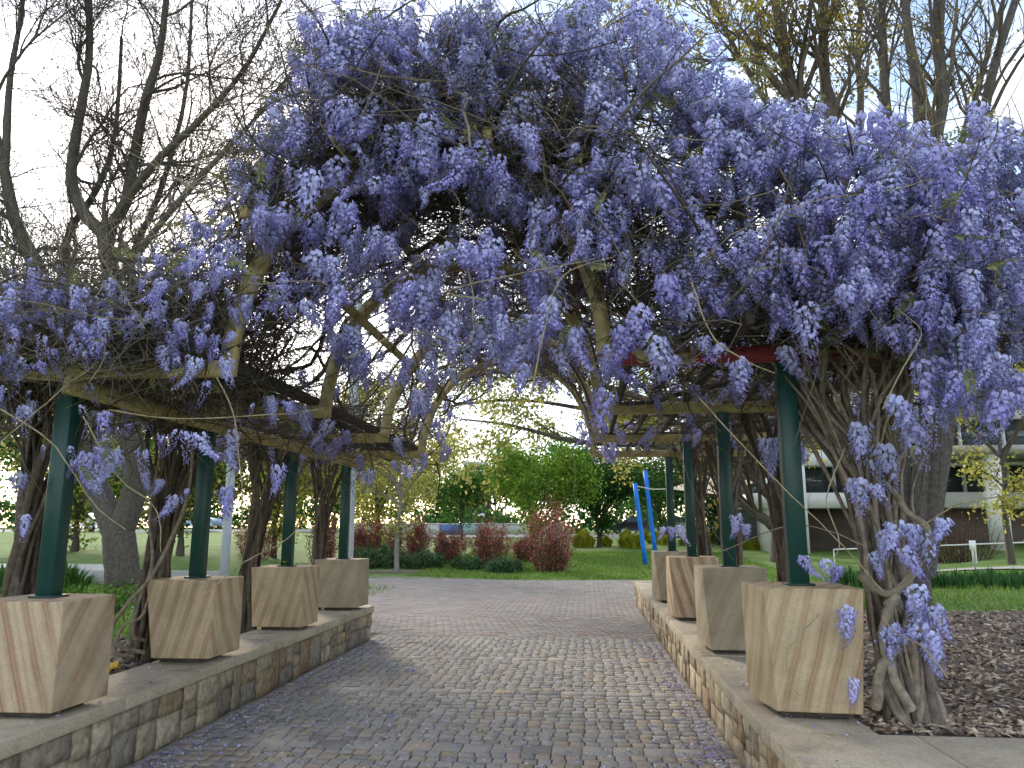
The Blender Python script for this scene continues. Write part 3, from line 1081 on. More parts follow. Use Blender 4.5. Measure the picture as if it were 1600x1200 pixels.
FRONT = []
for row, line in enumerate(DENS):
    for c_, ch in enumerate(line):
        d = int(ch)
        n_cl = rt.poisson(d * (1.9 if c_ <= 3 else 1.95))
        for _ in range(n_cl):
            px, py = (c_ + rt.random()) * 100, max(rt.uniform(10, 40), (row + rt.random()) * 100 - 62)
            lim = np.interp(px, [0, 130, 250, 300, 380, 440, 480, 510, 1040, 1100, 1280, 1600], [425, 445, 430, 375, 290, 190, 70, 25, 20, 130, 195, 205])
            if py < lim: py = lim + rt.uniform(0, 70)
            if row <= 3: Y = rt.uniform(3.95, 4.8)
            else: Y = rt.uniform(3.95, 4.7)
            if c_ >= 13: Y = rt.uniform(3.75, 4.45)
            if 4 <= c_ <= 9 and row >= 4 and rt.random() < .55: Y = rt.uniform(4.6, 7.0)
            if c_ <= 3: Y = rt.uniform(3.55, 4.0) if rt.random() < .6 else rt.uniform(4, 5)
            p = at(px, py, Y)
            nc = 1 + rt.poisson(1.6)
            FRONT.append(p)
            for q in range(nc):
                add_flower(p + rt.normal(0, .085, 3) * np.array([1, .8, 1]), rt.uniform(.55, 1.25) * ((.6 if row < 6 else .7) if c_ <= 3 else 1), .6 if c_ <= 3 else .2)
            # twigs that carry the cluster
# specific low clusters
for px, py, Y, s_ in [(1325, 965, 4.42, .8), (1318, 985, 4.40, .7), (1335, 1075, 4.38, .6), (1430, 955, 4.35, .85), (1445, 985, 4.33, .9), (1450, 1020, 4.35, .75), (1390, 990, 4.38, .8), (1380, 1000, 4.42, .7),
                      (1400, 830, 4.35, .9), (1425, 835, 4.3, .8), (1380, 845, 4.4, .7), (1475, 825, 4.25, .8), (1290, 890, 4.45, .6), (1310, 900, 4.4, .6), (1255, 885, 4.4, .55), (1440, 845, 4.4, .9), (1215, 700, 5.5, .9), (1205, 720, 5.6, .9), (1150, 820, 5.2, .7), (1165, 835, 5.3, .6), (1050, 840, 9.0, .8), (1062, 838, 9.0, .8), (1035, 840, 9.1, .8),
                      (1360, 880, 4.4, .6), (1410, 870, 4.3, .8), (1460, 960, 4.3, .8), (1455, 1000, 4.3, .8), (1435, 930, 4.32, .9), (1240, 690, 5.2, .8), (1195, 700, 5.6, .9), (275, 790, 4.6, .75), (250, 765, 4.7, .6), (225, 755, 4.8, .6), (150, 740, 4.5, .8), (160, 700, 4.5, .8), (110, 745, 4.4, .6), (30, 755, 4.2, .8), (40, 820, 4.2, .6), (365, 690, 4.8, .8), (360, 720, 4.8, .7), (425, 640, 4.7, .7), (620, 700, 8.5, 1.1), (580, 750, 8.0, .9), (570, 755, 8.0, .8), (662, 725, 8.6, .7), (690, 690, 8.9, 1.1), (697, 715, 8.9, 1.1), (685, 670, 8.9, 1.1), (915, 690, 9.5, 1), (922, 700, 9.5, .9), (905, 675, 9.4, .9), (960, 680, 10.5, 1.0), (945, 685, 10.4, 1.0), (980, 675, 10.6, 1.0)]:
    add_flower(at(px, py - 18, Y), s_, 0)
# the rest of the roof, seen from below and from the side
Pc, fc = canopy_pts(620, rt)
for p in Pc:
    hang = rt.random() < .3
    z = bot_z(p[0]) + .02 if hang else top_z(p[0]) * .97 - (0.25 * (p[1] > 5.5))
    add_flower(np.array([p[0], p[1] + .5, float(z)]), rt.uniform(.75, 1.1), .25)

# the 290 nearest clusters of each vine are parts, the others one mass
from mathutils import Euler, Matrix
FP = np.array([f[0] for f in FLW])
fown = vine_of(FP)
fdist = np.linalg.norm(FP - [0, 0, H], axis=1)
RCACHE = {}


def mesh_arrays(me):
    if me.name not in RCACHE:
        v = np.zeros(len(me.vertices) * 3, np.float32); me.vertices.foreach_get('co', v)
        c = np.zeros(len(me.vertices) * 4, np.float32); me.color_attributes['col'].data.foreach_get('color', c)
        Q = [p.vertices[:] for p in me.polygons if len(p.vertices) == 4]; T = [p.vertices[:] for p in me.polygons if len(p.vertices) == 3]
        RCACHE[me.name] = (v.reshape(-1, 3), np.array(Q, int).reshape(-1, 4), np.array(T, int).reshape(-1, 3), c.reshape(-1, 4)[:, :3])
    return RCACHE[me.name]


for k in range(8):
    ids = np.where(fown == k)[0]
    ids = ids[np.argsort(fdist[ids])]
    mass = MB()
    for n_, i in enumerate(ids):
        P, sc, bud, vi, rot = FLW[i]
        me = (BUDS if bud else RAC)[vi]
        if n_ < 290:
            inst('flower_raceme', me, VINES[k], P, rot, sc)
        else:
            v, Q, T, c = mesh_arrays(me)
            Rm = np.array(Euler(rot).to_matrix())
            mass.add(v @ Rm.T * sc + P, Q, T, c * rt.uniform(.85, 1.15))
    if mass.n:
        tag(mass.build('flower_mass', M['petal'], VINES[k]), kind='stuff')

# young leaf sprays and pale whippy shoots
for p in FRONT[::3]:
    k = int(vine_of(p)[0])
    inst('leaf_spray', SPR[rt.integers(5)], VINES[k], p + rt.normal(0, .12, 3) + np.array([0, -.08, .05]), (rt.normal(0, .5), rt.normal(0, .5), rt.uniform(0, 6.28)), rt.uniform(.7, 1.2))
Pc, fc = canopy_pts(300, rt, .5)
for p in Pc:
    k = int(vine_of(p)[0])
    inst('leaf_spray', SPR[rt.integers(5)], VINES[k], p + np.array([0, -.1, rt.normal(0, .1)]), (rt.normal(0, .5), rt.normal(0, .5), rt.uniform(0, 6.28)), rt.uniform(.7, 1.2))
SH = [[(760, 470, 3.9), (700, 455, 3.85), (800, 430, 3.8), (930, 405, 3.85)], [(830, 620, 3.9), (850, 520, 3.9), (880, 430, 3.9), (960, 400, 4.0)], [(1080, 440, 3.8), (1110, 520, 3.75), (1160, 560, 3.75), (1210, 580, 3.8)], [(1380, 640, 3.8), (1420, 560, 3.8), (1440, 520, 3.85), (1400, 480, 3.9)],
      [(340, 590, 3.95), (365, 640, 3.9), (378, 720, 3.9), (382, 790, 3.9), (380, 830, 3.95)], [(0, 690, 3.7), (60, 640, 3.7), (110, 600, 3.75), (160, 560, 3.8)], [(0, 640, 3.7), (80, 690, 3.75), (150, 790, 3.8), (200, 830, 3.85)], [(170, 640, 3.9), (280, 655, 3.85), (420, 650, 3.9), (500, 640, 4.1)],
      [(320, 930, 4.6), (380, 880, 4.6), (440, 850, 4.65), (470, 820, 4.7)], [(130, 650, 3.9), (180, 740, 3.85), (240, 790, 3.85), (250, 860, 3.85)], [(895, 700, 9.3), (900, 740, 9.2), (897, 770, 9.2), (910, 803, 9.2)], [(1090, 620, 4.3), (1200, 740, 4.2), (1290, 830, 4.25), (1380, 930, 4.3)], [(1440, 820, 4.2), (1500, 790, 4.1), (1600, 770, 4.0)],
      [(1130, 860, 5.5), (1230, 820, 5), (1300, 830, 4.6), (1350, 850, 4.5)], [(1320, 700, 4.4), (1290, 780, 4.3), (1310, 850, 4.3), (1280, 900, 4.35)], [(1460, 280, 3.8), (1380, 300, 3.75), (1290, 310, 3.75), (1220, 330, 3.8)], [(640, 25, 4.3), (760, 20, 4.2), (860, 35, 4.2), (930, 60, 4.2)], [(1400, 230, 4.2), (1480, 190, 4.1), (1560, 185, 4.0), (1600, 200, 4.0)],
      [(1480, 1060, 4.1), (1440, 1010, 4.2), (1400, 990, 4.3), (1380, 960, 4.4)], [(1280, 960, 4.25), (1235, 1010, 4.2), (1230, 1060, 4.2), (1250, 1085, 4.2)], [(540, 560, 4.0), (600, 530, 3.95), (660, 520, 3.9), (720, 540, 3.95)]]
for pts in SH:
    k = int(vine_of(at(*pts[0]))[0])
    px_stem(k, pts, .0045, .0025, 22, (.36, .30, .19), 'shoot', 4, .003)
for p in FRONT:
    if rt.random() < .33:
        k = int(vine_of(p)[0])
        Pw = wander((p + rt.normal(0, .1, 3))[None], 14, np.array([rt.uniform(.4, 1.1)]), rt, .22, .03)
        if (Pw[0, :, 2] < 2.1).any(): continue
        o = MB(); tubes(o, Pw, np.linspace(.0038, .0018, 14)[None], 4, np.array([.30, .255, .165]) * rt.uniform(.6, 1.15))
        o.build('shoot', M['twig'], VINES[k])

# ------------------------------------------------------------------ trees
def grow(P, Rr, nch, lmin, lmax, ang, r, up=.15, npt=7, curl=.18, t0=.25, rad=.55, tp=.35):
    """side branches for every poly-line of P (m,n,3)"""
    m_, n, _ = P.shape
    T_ = norm(np.gradient(P, axis=1))
    f = r.uniform(t0, 1.0, (m_, nch))
    i = np.clip((f * (n - 1)).astype(int), 0, n - 2); fr = f * (n - 1) - i
    ar = np.arange(m_)[:, None]
    p = P[ar, i] * (1 - fr)[..., None] + P[ar, i + 1] * fr[..., None]
    t_ = T_[ar, i]; rr = Rr[ar, i]
    p = p.reshape(-1, 3); t_ = t_.reshape(-1, 3); rr = rr.reshape(-1)
    sd = norm(np.cross(t_, r.normal(0, 1, t_.shape)))
    a = r.normal(ang, ang * .25, len(p))[:, None]
    d = norm(t_ * np.cos(a) + sd * np.sin(a) + np.array([0, 0, up]))
    ln = r.uniform(lmin, lmax, len(p))
    Q = np.zeros((len(p), npt, 3)); Q[:, 0] = p
    cv = r.normal(0, curl * .6, d.shape)
    for k in range(1, npt):
        d = norm(d + cv * .4 + r.normal(0, curl, d.shape) + np.array([0, 0, up * .35]))
        Q[:, k] = Q[:, k - 1] + d * (ln / (npt - 1))[:, None]
    R2 = (rr * rad)[:, None] * np.linspace(1, tp, npt)[None]
    return Q, R2


def leaves(mb_, P, n, size, col, r, spread=.12, jit=.25, hang=0.0):
    """n little two-sided leaves scattered about the points of P (k,3)"""
    c = P[r.integers(0, len(P), n)] + r.normal(0, spread, (n, 3))
    d = norm(r.normal(0, 1, (n, 3)) + np.array([0, 0, -hang]))
    s_ = norm(np.cross(d, r.normal(0, 1, (n, 3))))
    l_ = (size * r.uniform(.6, 1.3, n))[:, None]
    nn = np.cross(d, s_) * l_ * .15
    V = np.stack([c, c + d * l_ * .5 + s_ * l_ * .32 + nn, c + d * l_, c + d * l_ * .5 - s_ * l_ * .32 + nn], 1)
    b = (np.arange(n) * 4)[:, None, None]
    T = np.array([[0, 1, 2], [0, 2, 3]])[None] + b
    cc = np.asarray(col, float)
    if cc.ndim == 2: cc = cc[r.integers(0, len(cc), n)]
    else: cc = np.tile(cc, (n, 1))
    cc = cc * np.clip(r.normal(1, jit, (n, 1)), .4, 1.7)
    mb_.add(V.reshape(-1, 3), None, T.reshape(-1, 3), np.repeat(cc, 4, 0))


def limb(pts, r0, r1, n=16, taper=1.0):
    P = spline([at(*p) for p in pts], n)
    return P, np.linspace(r0, r1, n)


def tree_from(name, label, limbs, r, levels, barkc, twigc, leafspec=None, base=None, group=None, cat='tree', sides=7, rmin=.0022, skip=0):
    """limbs: list of (P, R); levels: list of grow kwargs"""
    b0 = limbs[0][0][0] if base is None else base
    e = empty(name, b0, label, cat, group)
    tr = MB()
    for P, Rr in limbs: tubes(tr, P, Rr * (1 + r.normal(0, .03, len(Rr))), sides, barkc)
    tr.build('trunk', M['bark'], e, smooth=True)
    limbs = limbs[skip:]
    n = min(len(l[0]) for l in limbs)
    P = np.stack([l[0][np.linspace(0, len(l[0]) - 1, n).astype(int)] for l in limbs]); Rr = np.stack([l[1][np.linspace(0, len(l[1]) - 1, n).astype(int)] for l in limbs])
    br = MB(); last = [P.reshape(-1, 3)]
    for li, kw in enumerate(levels):
        P, Rr = grow(P, Rr, r=r, **kw)
        Rr = np.maximum(Rr, rmin)
        tubes(br, P, Rr, 5 if li == 0 else 3, np.asarray(twigc)[None] * r.uniform(.7, 1.2, (len(P), 1)))
        last.append(P)
    tag(br.build('branches', M['twig'], e), kind='stuff')
    if leafspec:
        n_, size, col, spread, hang = leafspec
        cr = MB(); leaves(cr, last[-1][:, 1:].reshape(-1, 3), n_, size, col, r, spread, hang=hang)
        cr.build('crown', M['leaf'], e)
    return e


r1 = np.random.default_rng(31)
# big bare tree on the left
YT = 14.0
lm = [limb([(195, 915, YT), (190, 870, YT), (186, 830, YT)], .33, .29, 10),
      limb([(186, 838, YT), (160, 780, YT + .2), (135, 720, YT + .4), (112, 650, YT + .3), (92, 540, YT), (60, 420, YT - .3), (25, 350, YT - .5), (8, 270, YT - .6), (-20, 160, YT - .7)], .25, .085, 18),
      limb([(186, 838, YT), (212, 760, YT), (205, 680, YT - .2), (186, 580, YT - .3), (176, 450, YT - .2), (163, 362, YT)], .25, .155, 16),
      limb([(163, 366, YT), (132, 335, YT), (112, 285, YT + .2), (116, 230, YT + .3), (130, 150, YT + .4), (140, 80, YT + .4), (138, -40, YT + .4)], .145, .07, 16),
      limb([(163, 366, YT), (196, 318, YT - .1), (208, 255, YT - .3), (228, 155, YT - .4), (250, 80, YT - .6), (263, -30, YT - .8)], .135, .06, 16),
      limb([(150, 760, YT + .2), (150, 660, YT + .7), (120, 540, YT + .9), (104, 440, YT + 1), (106, 365, YT + 1), (150, 300, YT + 1), (180, 210, YT + 1.2), (190, 60, YT + 1.4)], .13, .04, 16),
      limb([(205, 690, YT), (222, 560, YT + .6), (205, 430, YT + .8), (214, 380, YT + .8), (250, 300, YT + 1), (290, 150, YT + 1.2), (300, 0, YT + 1.4)], .11, .035, 16),
      limb([(163, 366, YT), (235, 262, YT - .8), (310, 190, YT - 1.2), (380, 110, YT - 1.5), (440, 0, YT - 1.8)], .09, .03, 14),
      limb([(176, 450, YT), (250, 350, YT - .5), (320, 270, YT - .8), (395, 190, YT - 1), (450, 120, YT - 1.2)], .08, .025, 14),
      limb([(92, 540, YT), (60, 470, YT), (20, 440, YT + .3), (-40, 380, YT + .5)], .07, .03, 10),
      limb([(8, 270, YT - .6), (15, 130, YT - .5), (30, 40, YT - .4), (40, -60, YT - .3)], .08, .03, 12)]
tree_from('bare_tree', 'large dark tree with bare twisting branches behind the left vines', lm, r1,
          [dict(nch=12, lmin=.9, lmax=2.8, ang=.85, up=.12, npt=9, curl=.16, t0=.3, rad=.36), dict(nch=10, lmin=.5, lmax=1.8, ang=.75, up=.10, npt=7, curl=.2, rad=.5), dict(nch=8, lmin=.3, lmax=.95, ang=.7, up=.08, npt=5, curl=.2, rad=.55)],
          (.10, .088, .072), (.085, .073, .06), (2600, .06, [(.14, .13, .06), (.10, .10, .06)], .02, 0), base=lm[0][0][0], rmin=.0052, skip=1)

# dark double trunk behind the nearest right vine, and the upright stems above it
lm = [limb([(1440, 955, 10.6), (1436, 900, 10.6), (1437, 800, 10.6), (1448, 690, 10.6), (1455, 600, 10.6), (1450, 420, 10.6), (1440, 230, 10.7), (1432, 130, 10.8), (1418, 40, 10.9), (1410, -60, 11)], .16, .055, 22),
      limb([(1444, 900, 10.6), (1462, 760, 10.55), (1474, 690, 10.5), (1482, 600, 10.5), (1490, 420, 10.5), (1462, 240, 10.5), (1475, 150, 10.4), (1465, 60, 10.3), (1468, -60, 10.2)], .15, .06, 22),
      limb([(1436, 880, 10.6), (1415, 780, 10.8), (1410, 680, 11), (1408, 500, 11.2), (1390, 220, 11.3), (1383, 140, 11.3), (1380, 60, 11.4), (1375, -60, 11.4)], .11, .05, 20),
      limb([(1482, 600, 10.5), (1510, 420, 10.6), (1530, 230, 10.7), (1552, 110, 10.8), (1590, -10, 10.9)], .10, .055, 16),
      limb([(1490, 420, 10.5), (1500, 240, 11), (1525, 150, 11.3), (1550, 60, 11.5), (1580, -40, 11.6)], .06, .03, 12)]
OLV = [(.30, .25, .055), (.22, .21, .05), (.36, .30, .09)]
tree_from('upright_tree', 'dark double trunk tree rising behind the nearest right vine', lm, r1,
          [dict(nch=13, lmin=.8, lmax=2.6, ang=.55, up=.22, npt=8, curl=.12, t0=.45, rad=.42), dict(nch=5, lmin=.4, lmax=1.1, ang=.6, up=.15, npt=6, curl=.15, rad=.5), dict(nch=3, lmin=.2, lmax=.5, ang=.6, up=.1, npt=4, curl=.15, rad=.6)],
          (.10, .09, .078), (.11, .093, .07), (900, .06, OLV, .06, .3), rmin=.0045)
lm = [limb([(1225, 880, 13), (1228, 780, 13), (1240, 600, 13), (1262, 300, 13), (1258, 190, 13), (1235, 130, 13), (1222, 60, 13), (1205, -30, 13)], .22, .07, 20),
      limb([(1240, 600, 13), (1280, 400, 13), (1298, 190, 12.8), (1290, 130, 12.8), (1286, 60, 12.8), (1290, -40, 12.8)], .15, .07, 18),
      limb([(1262, 300, 13), (1230, 220, 13.5), (1180, 130, 13.8), (1140, 60, 14), (1100, -20, 14.2)], .08, .035, 14),
      limb([(1280, 400, 13), (1330, 250, 13.3), (1345, 160, 13.6), (1340, 80, 13.8), (1350, -30, 14)], .09, .04, 14),
      limb([(1258, 190, 13), (1190, 100, 12.6), (1120, 95, 12.4), (1070, 90, 12.2)], .045, .015, 10),
      limb([(1228, 800, 13), (1200, 770, 12.8), (1180, 745, 12.8), (1160, 700, 12.8)], .12, .06, 10),
      limb([(1228, 845, 13), (1200, 815, 13), (1175, 800, 13), (1150, 770, 13.4)], .11, .05, 10)]
tree_from('upright_tree', 'tree with fine upright branches and sparse olive leaves above the right canopy', lm, r1,
          [dict(nch=13, lmin=.8, lmax=2.6, ang=.6, up=.2, npt=8, curl=.13, t0=.4, rad=.42), dict(nch=6, lmin=.4, lmax=1.2, ang=.65, up=.12, npt=6, curl=.16, rad=.5), dict(nch=3, lmin=.2, lmax=.5, ang=.6, up=.05, npt=4, curl=.15, rad=.6)],
          (.12, .105, .085), (.12, .10, .075), (8500, .09, OLV, .08, .4), rmin=.005)


# free standing trees, grown from a trunk
def simple_tree(name, label, x, y, hgt, crown_r, trunk_h, tr, r, cols, nleaf, lsize, levels=3, bark=(.10, .085, .065), spread=.25, hang=0.2, group=None, nlimb=7, up=.2, flat=1.0):
    z = float(ground_z(x, y)) - .05
    lm_ = []
    P = np.array([(x, y, z), (x + r.normal(0, .05), y, z + trunk_h * .5), (x + r.normal(0, .08), y, z + trunk_h), (x + r.normal(0, .2), y, z + hgt * .8)])
    lm_.append((spline(P, 14), np.linspace(tr, tr * .25, 14)))
    for k in range(nlimb):
        a = 2 * math.pi * k / nlimb + r.normal(0, .3)
        f = r.uniform(.0, .55)
        p0 = np.array([x, y, z + trunk_h + f * (hgt - trunk_h) * .6])
        ln = crown_r * r.uniform(.65, 1.0)
        rise = (hgt - trunk_h) * r.uniform(.15, .6) * flat
        d = np.array([math.cos(a), math.sin(a), 0])
        lm_.append((spline([p0 - [0, 0, .1], p0 + d * ln * .35 + [0, 0, rise * .5], p0 + d * ln * .7 + [0, 0, rise * .85], p0 + d * ln + [0, 0, rise]], 14), np.linspace(tr * .5, tr * .12, 14)))
    lv = [dict(nch=6, lmin=crown_r * .25, lmax=crown_r * .55, ang=.8, up=up, npt=6, curl=.15, t0=.25, rad=.5), dict(nch=5, lmin=crown_r * .12, lmax=crown_r * .3, ang=.8, up=up * .5, npt=5, curl=.2, rad=.55)][:levels - 1]
    return tree_from(name, label, lm_, r, lv, bark, np.array(bark) * .9, (nleaf, lsize, cols, spread, hang), base=np.array([x, y, z]), group=group)


BRT = [(.16, .27, .035), (.10, .20, .03), (.22, .33, .05)]
DRK = [(.035, .10, .03), (.05, .13, .035), (.025, .075, .025)]
MIDG = [(.07, .16, .035), (.10, .20, .045), (.05, .12, .03)]
YOL = [(.43, .40, .09), (.32, .34, .08), (.52, .47, .16)]
G1 = 'trees beyond the paving'


def gx_at(px, Y):
    return float(at(px, 824, Y)[0])


simple_tree('young_tree', 'young tree with pale grey trunk and olive yellow crown in the paving', gx_at(622, 25.6), 25.6, 5.0, 1.9, 2.15, .095, r1, YOL, 5200, .11, bark=(.27, .25, .22), spread=.16, group=G1, flat=.7)
simple_tree('green_tree', 'bright green leafy tree behind the tallest red shrub', gx_at(835, 38), 38, 5.6, 2.7, 1.2, .13, r1, BRT, 15000, .15, spread=.28, group=G1, nlimb=9)
simple_tree('green_tree', 'dark green dense tree right of the bright green tree', gx_at(935, 43), 43, 5.4, 2.6, 1.3, .17, r1, DRK, 15000, .15, spread=.3, group=G1, nlimb=9)
simple_tree('green_tree', 'small rounded green tree below the distant office block', gx_at(722, 52), 52, 4.9, 2.3, 1.3, .12, r1, MIDG, 9000, .16, spread=.3, group=G1, nlimb=9)
simple_tree('spring_tree', 'olive yellow spring tree at the right edge in front of the concrete building', gx_at(1575, 24), 24, 8.5, 2.9, 3.0, .12, r1, YOL, 17000, .12, spread=.2, group=G1)
simple_tree('spring_tree', 'olive yellow spring tree behind the young tree', gx_at(590, 38), 38, 8.0, 3.8, 1.8, .16, r1, YOL, 16000, .17, spread=.3, group=G1)
simple_tree('spring_tree', 'yellow green tree seen between the left posts', gx_at(430, 31), 31, 6.6, 3.2, 1.3, .16, r1, YOL, 13000, .17, spread=.3, group=G1)
simple_tree('green_tree', 'green tree behind the blue poles', gx_at(1030, 50), 50, 6.4, 3.0, 1.5, .17, r1, MIDG, 12000, .17, spread=.32, group=G1, nlimb=9)
simple_tree('green_tree', 'green tree half hidden behind the right posts', gx_at(1120, 46), 46, 6.6, 3.2, 1.5, .17, r1, DRK + MIDG, 12000, .17, spread=.32, group=G1, nlimb=9)
simple_tree('green_tree', 'green tree at far left beyond the bare tree', gx_at(120, 30), 30, 7.0, 4.2, 1.0, .18, r1, YOL + MIDG, 15000, .2, spread=.35, group=G1)
simple_tree('green_tree', 'leafy tree behind the second left vine', gx_at(285, 28), 28, 6.2, 3.2, 1.1, .16, r1, YOL + MIDG, 13000, .18, spread=.3, group=G1)
# tree whose limbs hang across the far arch
lm = [limb([(1240, 880, 18), (1235, 800, 18), (1215, 740, 18), (1180, 690, 18), (1120, 600, 18)], .25, .13, 14),
      limb([(1215, 745, 18), (1100, 710, 17.8), (1000, 695, 17.6), (900, 690, 17.5), (800, 665, 17.4), (720, 655, 17.4)], .11, .02, 16),
      limb([(1180, 690, 18), (1050, 640, 18.5), (930, 600, 18.7), (800, 580, 18.8), (690, 600, 18.8)], .12, .02, 16),
      limb([(1120, 600, 18), (1000, 540, 18), (900, 520, 18), (780, 530, 18)], .11, .025, 14),
      limb([(1180, 690, 18), (1040, 660, 19), (920, 640, 19.5), (800, 625, 20), (660, 640, 20.3)], .1, .02, 16),
      limb([(1120, 600, 18), (960, 560, 19), (820, 550, 19.5), (700, 570, 20), (620, 620, 20)], .1, .02, 16),
      limb([(1120, 600, 18), (1100, 480, 18), (1090, 350, 18), (1110, 200, 18)], .12, .04, 14),
      limb([(1180, 690, 18), (1300, 560, 18), (1420, 450, 18), (1520, 400, 18)], .11, .03, 14)]
tree_from('spring_tree', 'overhanging tree with drooping olive yellow leaves framed by the far arch', lm, r1,
          [dict(nch=9, lmin=.6, lmax=2.0, ang=.7, up=-.05, npt=7, curl=.15, t0=.25, rad=.4), dict(nch=6, lmin=.35, lmax=.9, ang=.7, up=-.12, npt=5, curl=.18, rad=.5)],
          (.09, .08, .065), (.09, .075, .055), (24000, .10, YOL, .15, .8), group=G1)

# ------------------------------------------------------------------ shrubs, ground cover, tussocks
REDC = [(.36, .10, .10), (.46, .16, .15), (.24, .075, .06), (.17, .12, .06), (.20, .17, .07), (.52, .24, .20)]


def shrub(name, label, x, y, w_, h_, cols, n, size, r, group=None, cat='shrub', stems=16, top_cols=None):
    z = float(ground_z(x, y)) - .03
    e = empty(name, (x, y, z), label, cat, group)
    a = r.uniform(0, 2 * math.pi, stems); f = np.linspace(0, 1, 8)[None, :]
    rr = np.sqrt(r.uniform(0.02, 1, stems))[:, None] * w_ / 2
    hh = (h_ * r.uniform(.6, 1.0, stems))[:, None] * np.sqrt(np.clip(1 - (rr / (w_ / 2)) ** 2 * .6, .1, 1))
    bs = .55 + .45 * f ** .7
    P = np.stack([x + np.cos(a)[:, None] * rr * bs, y + np.sin(a)[:, None] * rr * bs, z + hh * f], -1)
    P[:, 1:] += np.cumsum(r.normal(0, .015, P[:, 1:].shape), 1)
    Rr = np.tile(np.linspace(.016, .005, 8), (stems, 1))
    st = MB(); tubes(st, P, Rr, 4, (.10, .06, .045))
    B, RB = grow(P, Rr, 9, h_ * .12, h_ * .34, .7, r, up=.25, npt=5, curl=.2, t0=.0, rad=.6)
    tubes(st, B, RB, 3, (.11, .06, .045))
    st.build('stems', M['twig'], e)
    lf = MB()
    pts = np.concatenate([B[:, 1:].reshape(-1, 3), P[:, 1:].reshape(-1, 3)])
    leaves(lf, pts, n, size, cols, r, size * .9, .3)
    lf.build('foliage', M['leaf'], e)
    return e


G2 = 'red leaved shrubs beside the lawn'
for px, yy, wp, hp_, lab in [(768, 28.2, 82, 78, 'round red shrub left of the tallest red shrub'), (860, 26.0, 104, 108, 'tallest red shrub standing at the lawn edge'), (702, 29.5, 62, 56, 'red shrub just right of the young tree trunk'), (648, 30.5, 70, 70, 'reddish shrub right behind the young tree trunk'), (600, 30, 80, 75, 'dark red shrub left of the young tree trunk'), (566, 30, 60, 65, 'dull red shrub beside the pale pole by the last left post'), (821, 30.5, 40, 40, 'small reddish shrub between the two round red shrubs')]:
    sc = 1200 / yy
    shrub('red_shrub', lab, gx_at(px, yy), yy, wp * .78 / sc, hp_ / sc, REDC, 6500, .062, r1, G2, stems=34)
G3 = 'red bushes glimpsed between the left posts'
for px, yy, wp, hp_, lab in [(505, 29, 60, 80, 'red bush glimpsed left of the last left post'), (400, 30, 70, 60, 'red bush glimpsed between the second and third left posts')]:
    sc = 1200 / yy
    shrub('red_shrub', lab, gx_at(px, yy), yy, wp / sc, hp_ / sc, REDC, 3000, .07, r1, G3, stems=18)
JUN = [(.065, .12, .055), (.09, .165, .075), (.13, .21, .10)]
for px, yy, wp, hp_, lab in [(600, 27.5, 84, 30, 'low green juniper left of the young tree'), (668, 27.2, 70, 24, 'low green juniper right of the young tree'), (728, 26.8, 52, 17, 'low juniper between the young tree and the round red shrub'), (786, 25.5, 50, 19, 'small green juniper at the foot of the red shrubs')]:
    sc = 1200 / yy
    shrub('juniper', lab, gx_at(px, yy), yy, wp / sc, hp_ / sc, JUN, 5200, .08, r1, 'low junipers along the paving', 'ground shrub', stems=26)
# soil round the young tree and along the shrub bed
o = MB(); aa = np.linspace(0, 2 * math.pi, 25)[:-1]
tx, ty = gx_at(622, 25.6), 25.0
ring = np.stack([tx + 1.25 * np.cos(aa) * (1 + .08 * np.sin(aa * 3)), ty + .62 + .75 * np.sin(aa), np.full(24, .025)], -1)
o.add(np.vstack([ring, [[tx, ty + .62, .06]]]), None, [(k, (k + 1) % 24, 24) for k in range(24)])
tag(o.build('tree_pit', M['soil'], origin=None), kind='structure')

TUS = [(.36, .36, .03), (.28, .31, .03), (.20, .24, .03), (.30, .26, .08)]


def tussock(name, x, y, w_, h_, r, cols, n, label=None, group=None, parent=None):
    z = float(ground_z(x, y))
    a = r.uniform(0, 2 * math.pi, n); b_ = r.uniform(0, 1, n) ** .6
    p0 = np.stack([x + .34 * w_ * b_ * np.cos(a), y + .34 * w_ * b_ * np.sin(a), np.full(n, z)], -1)
    mid = np.stack([x + .46 * w_ * b_ * np.cos(a), y + .35 * w_ * b_ * np.sin(a), z + h_ * (1 - .45 * b_ ** 2) * r.uniform(.45, .75, n)], -1)
    tip = np.stack([x + .58 * w_ * b_ * np.cos(a), y + .55 * w_ * b_ * np.sin(a), z + h_ * (1.05 - .5 * b_) * r.uniform(.75, 1.05, n)], -1)
    s_ = np.stack([-np.sin(a), np.cos(a), np.zeros(n)], -1) * .05 * w_
    V = np.stack([p0 - s_ * .5, p0 + s_ * .5, mid + s_ * .6, mid - s_ * .6, tip], 1)
    bb = (np.arange(n) * 5)[:, None, None]
    c = np.array(cols)[r.integers(0, len(cols), n)] * r.uniform(.7, 1.25, (n, 1))
    o_ = MB(); o_.add(V.reshape(-1, 3), (np.array([[0, 1, 2, 3]])[None] + bb).reshape(-1, 4), (np.array([[3, 2, 4]])[None] + bb).reshape(-1, 3), np.repeat(c, 5, 0))
    e = o_.build(name, M['grass'], parent, origin=(x, y, z))
    return tag(e, label, 'grass clump', group)


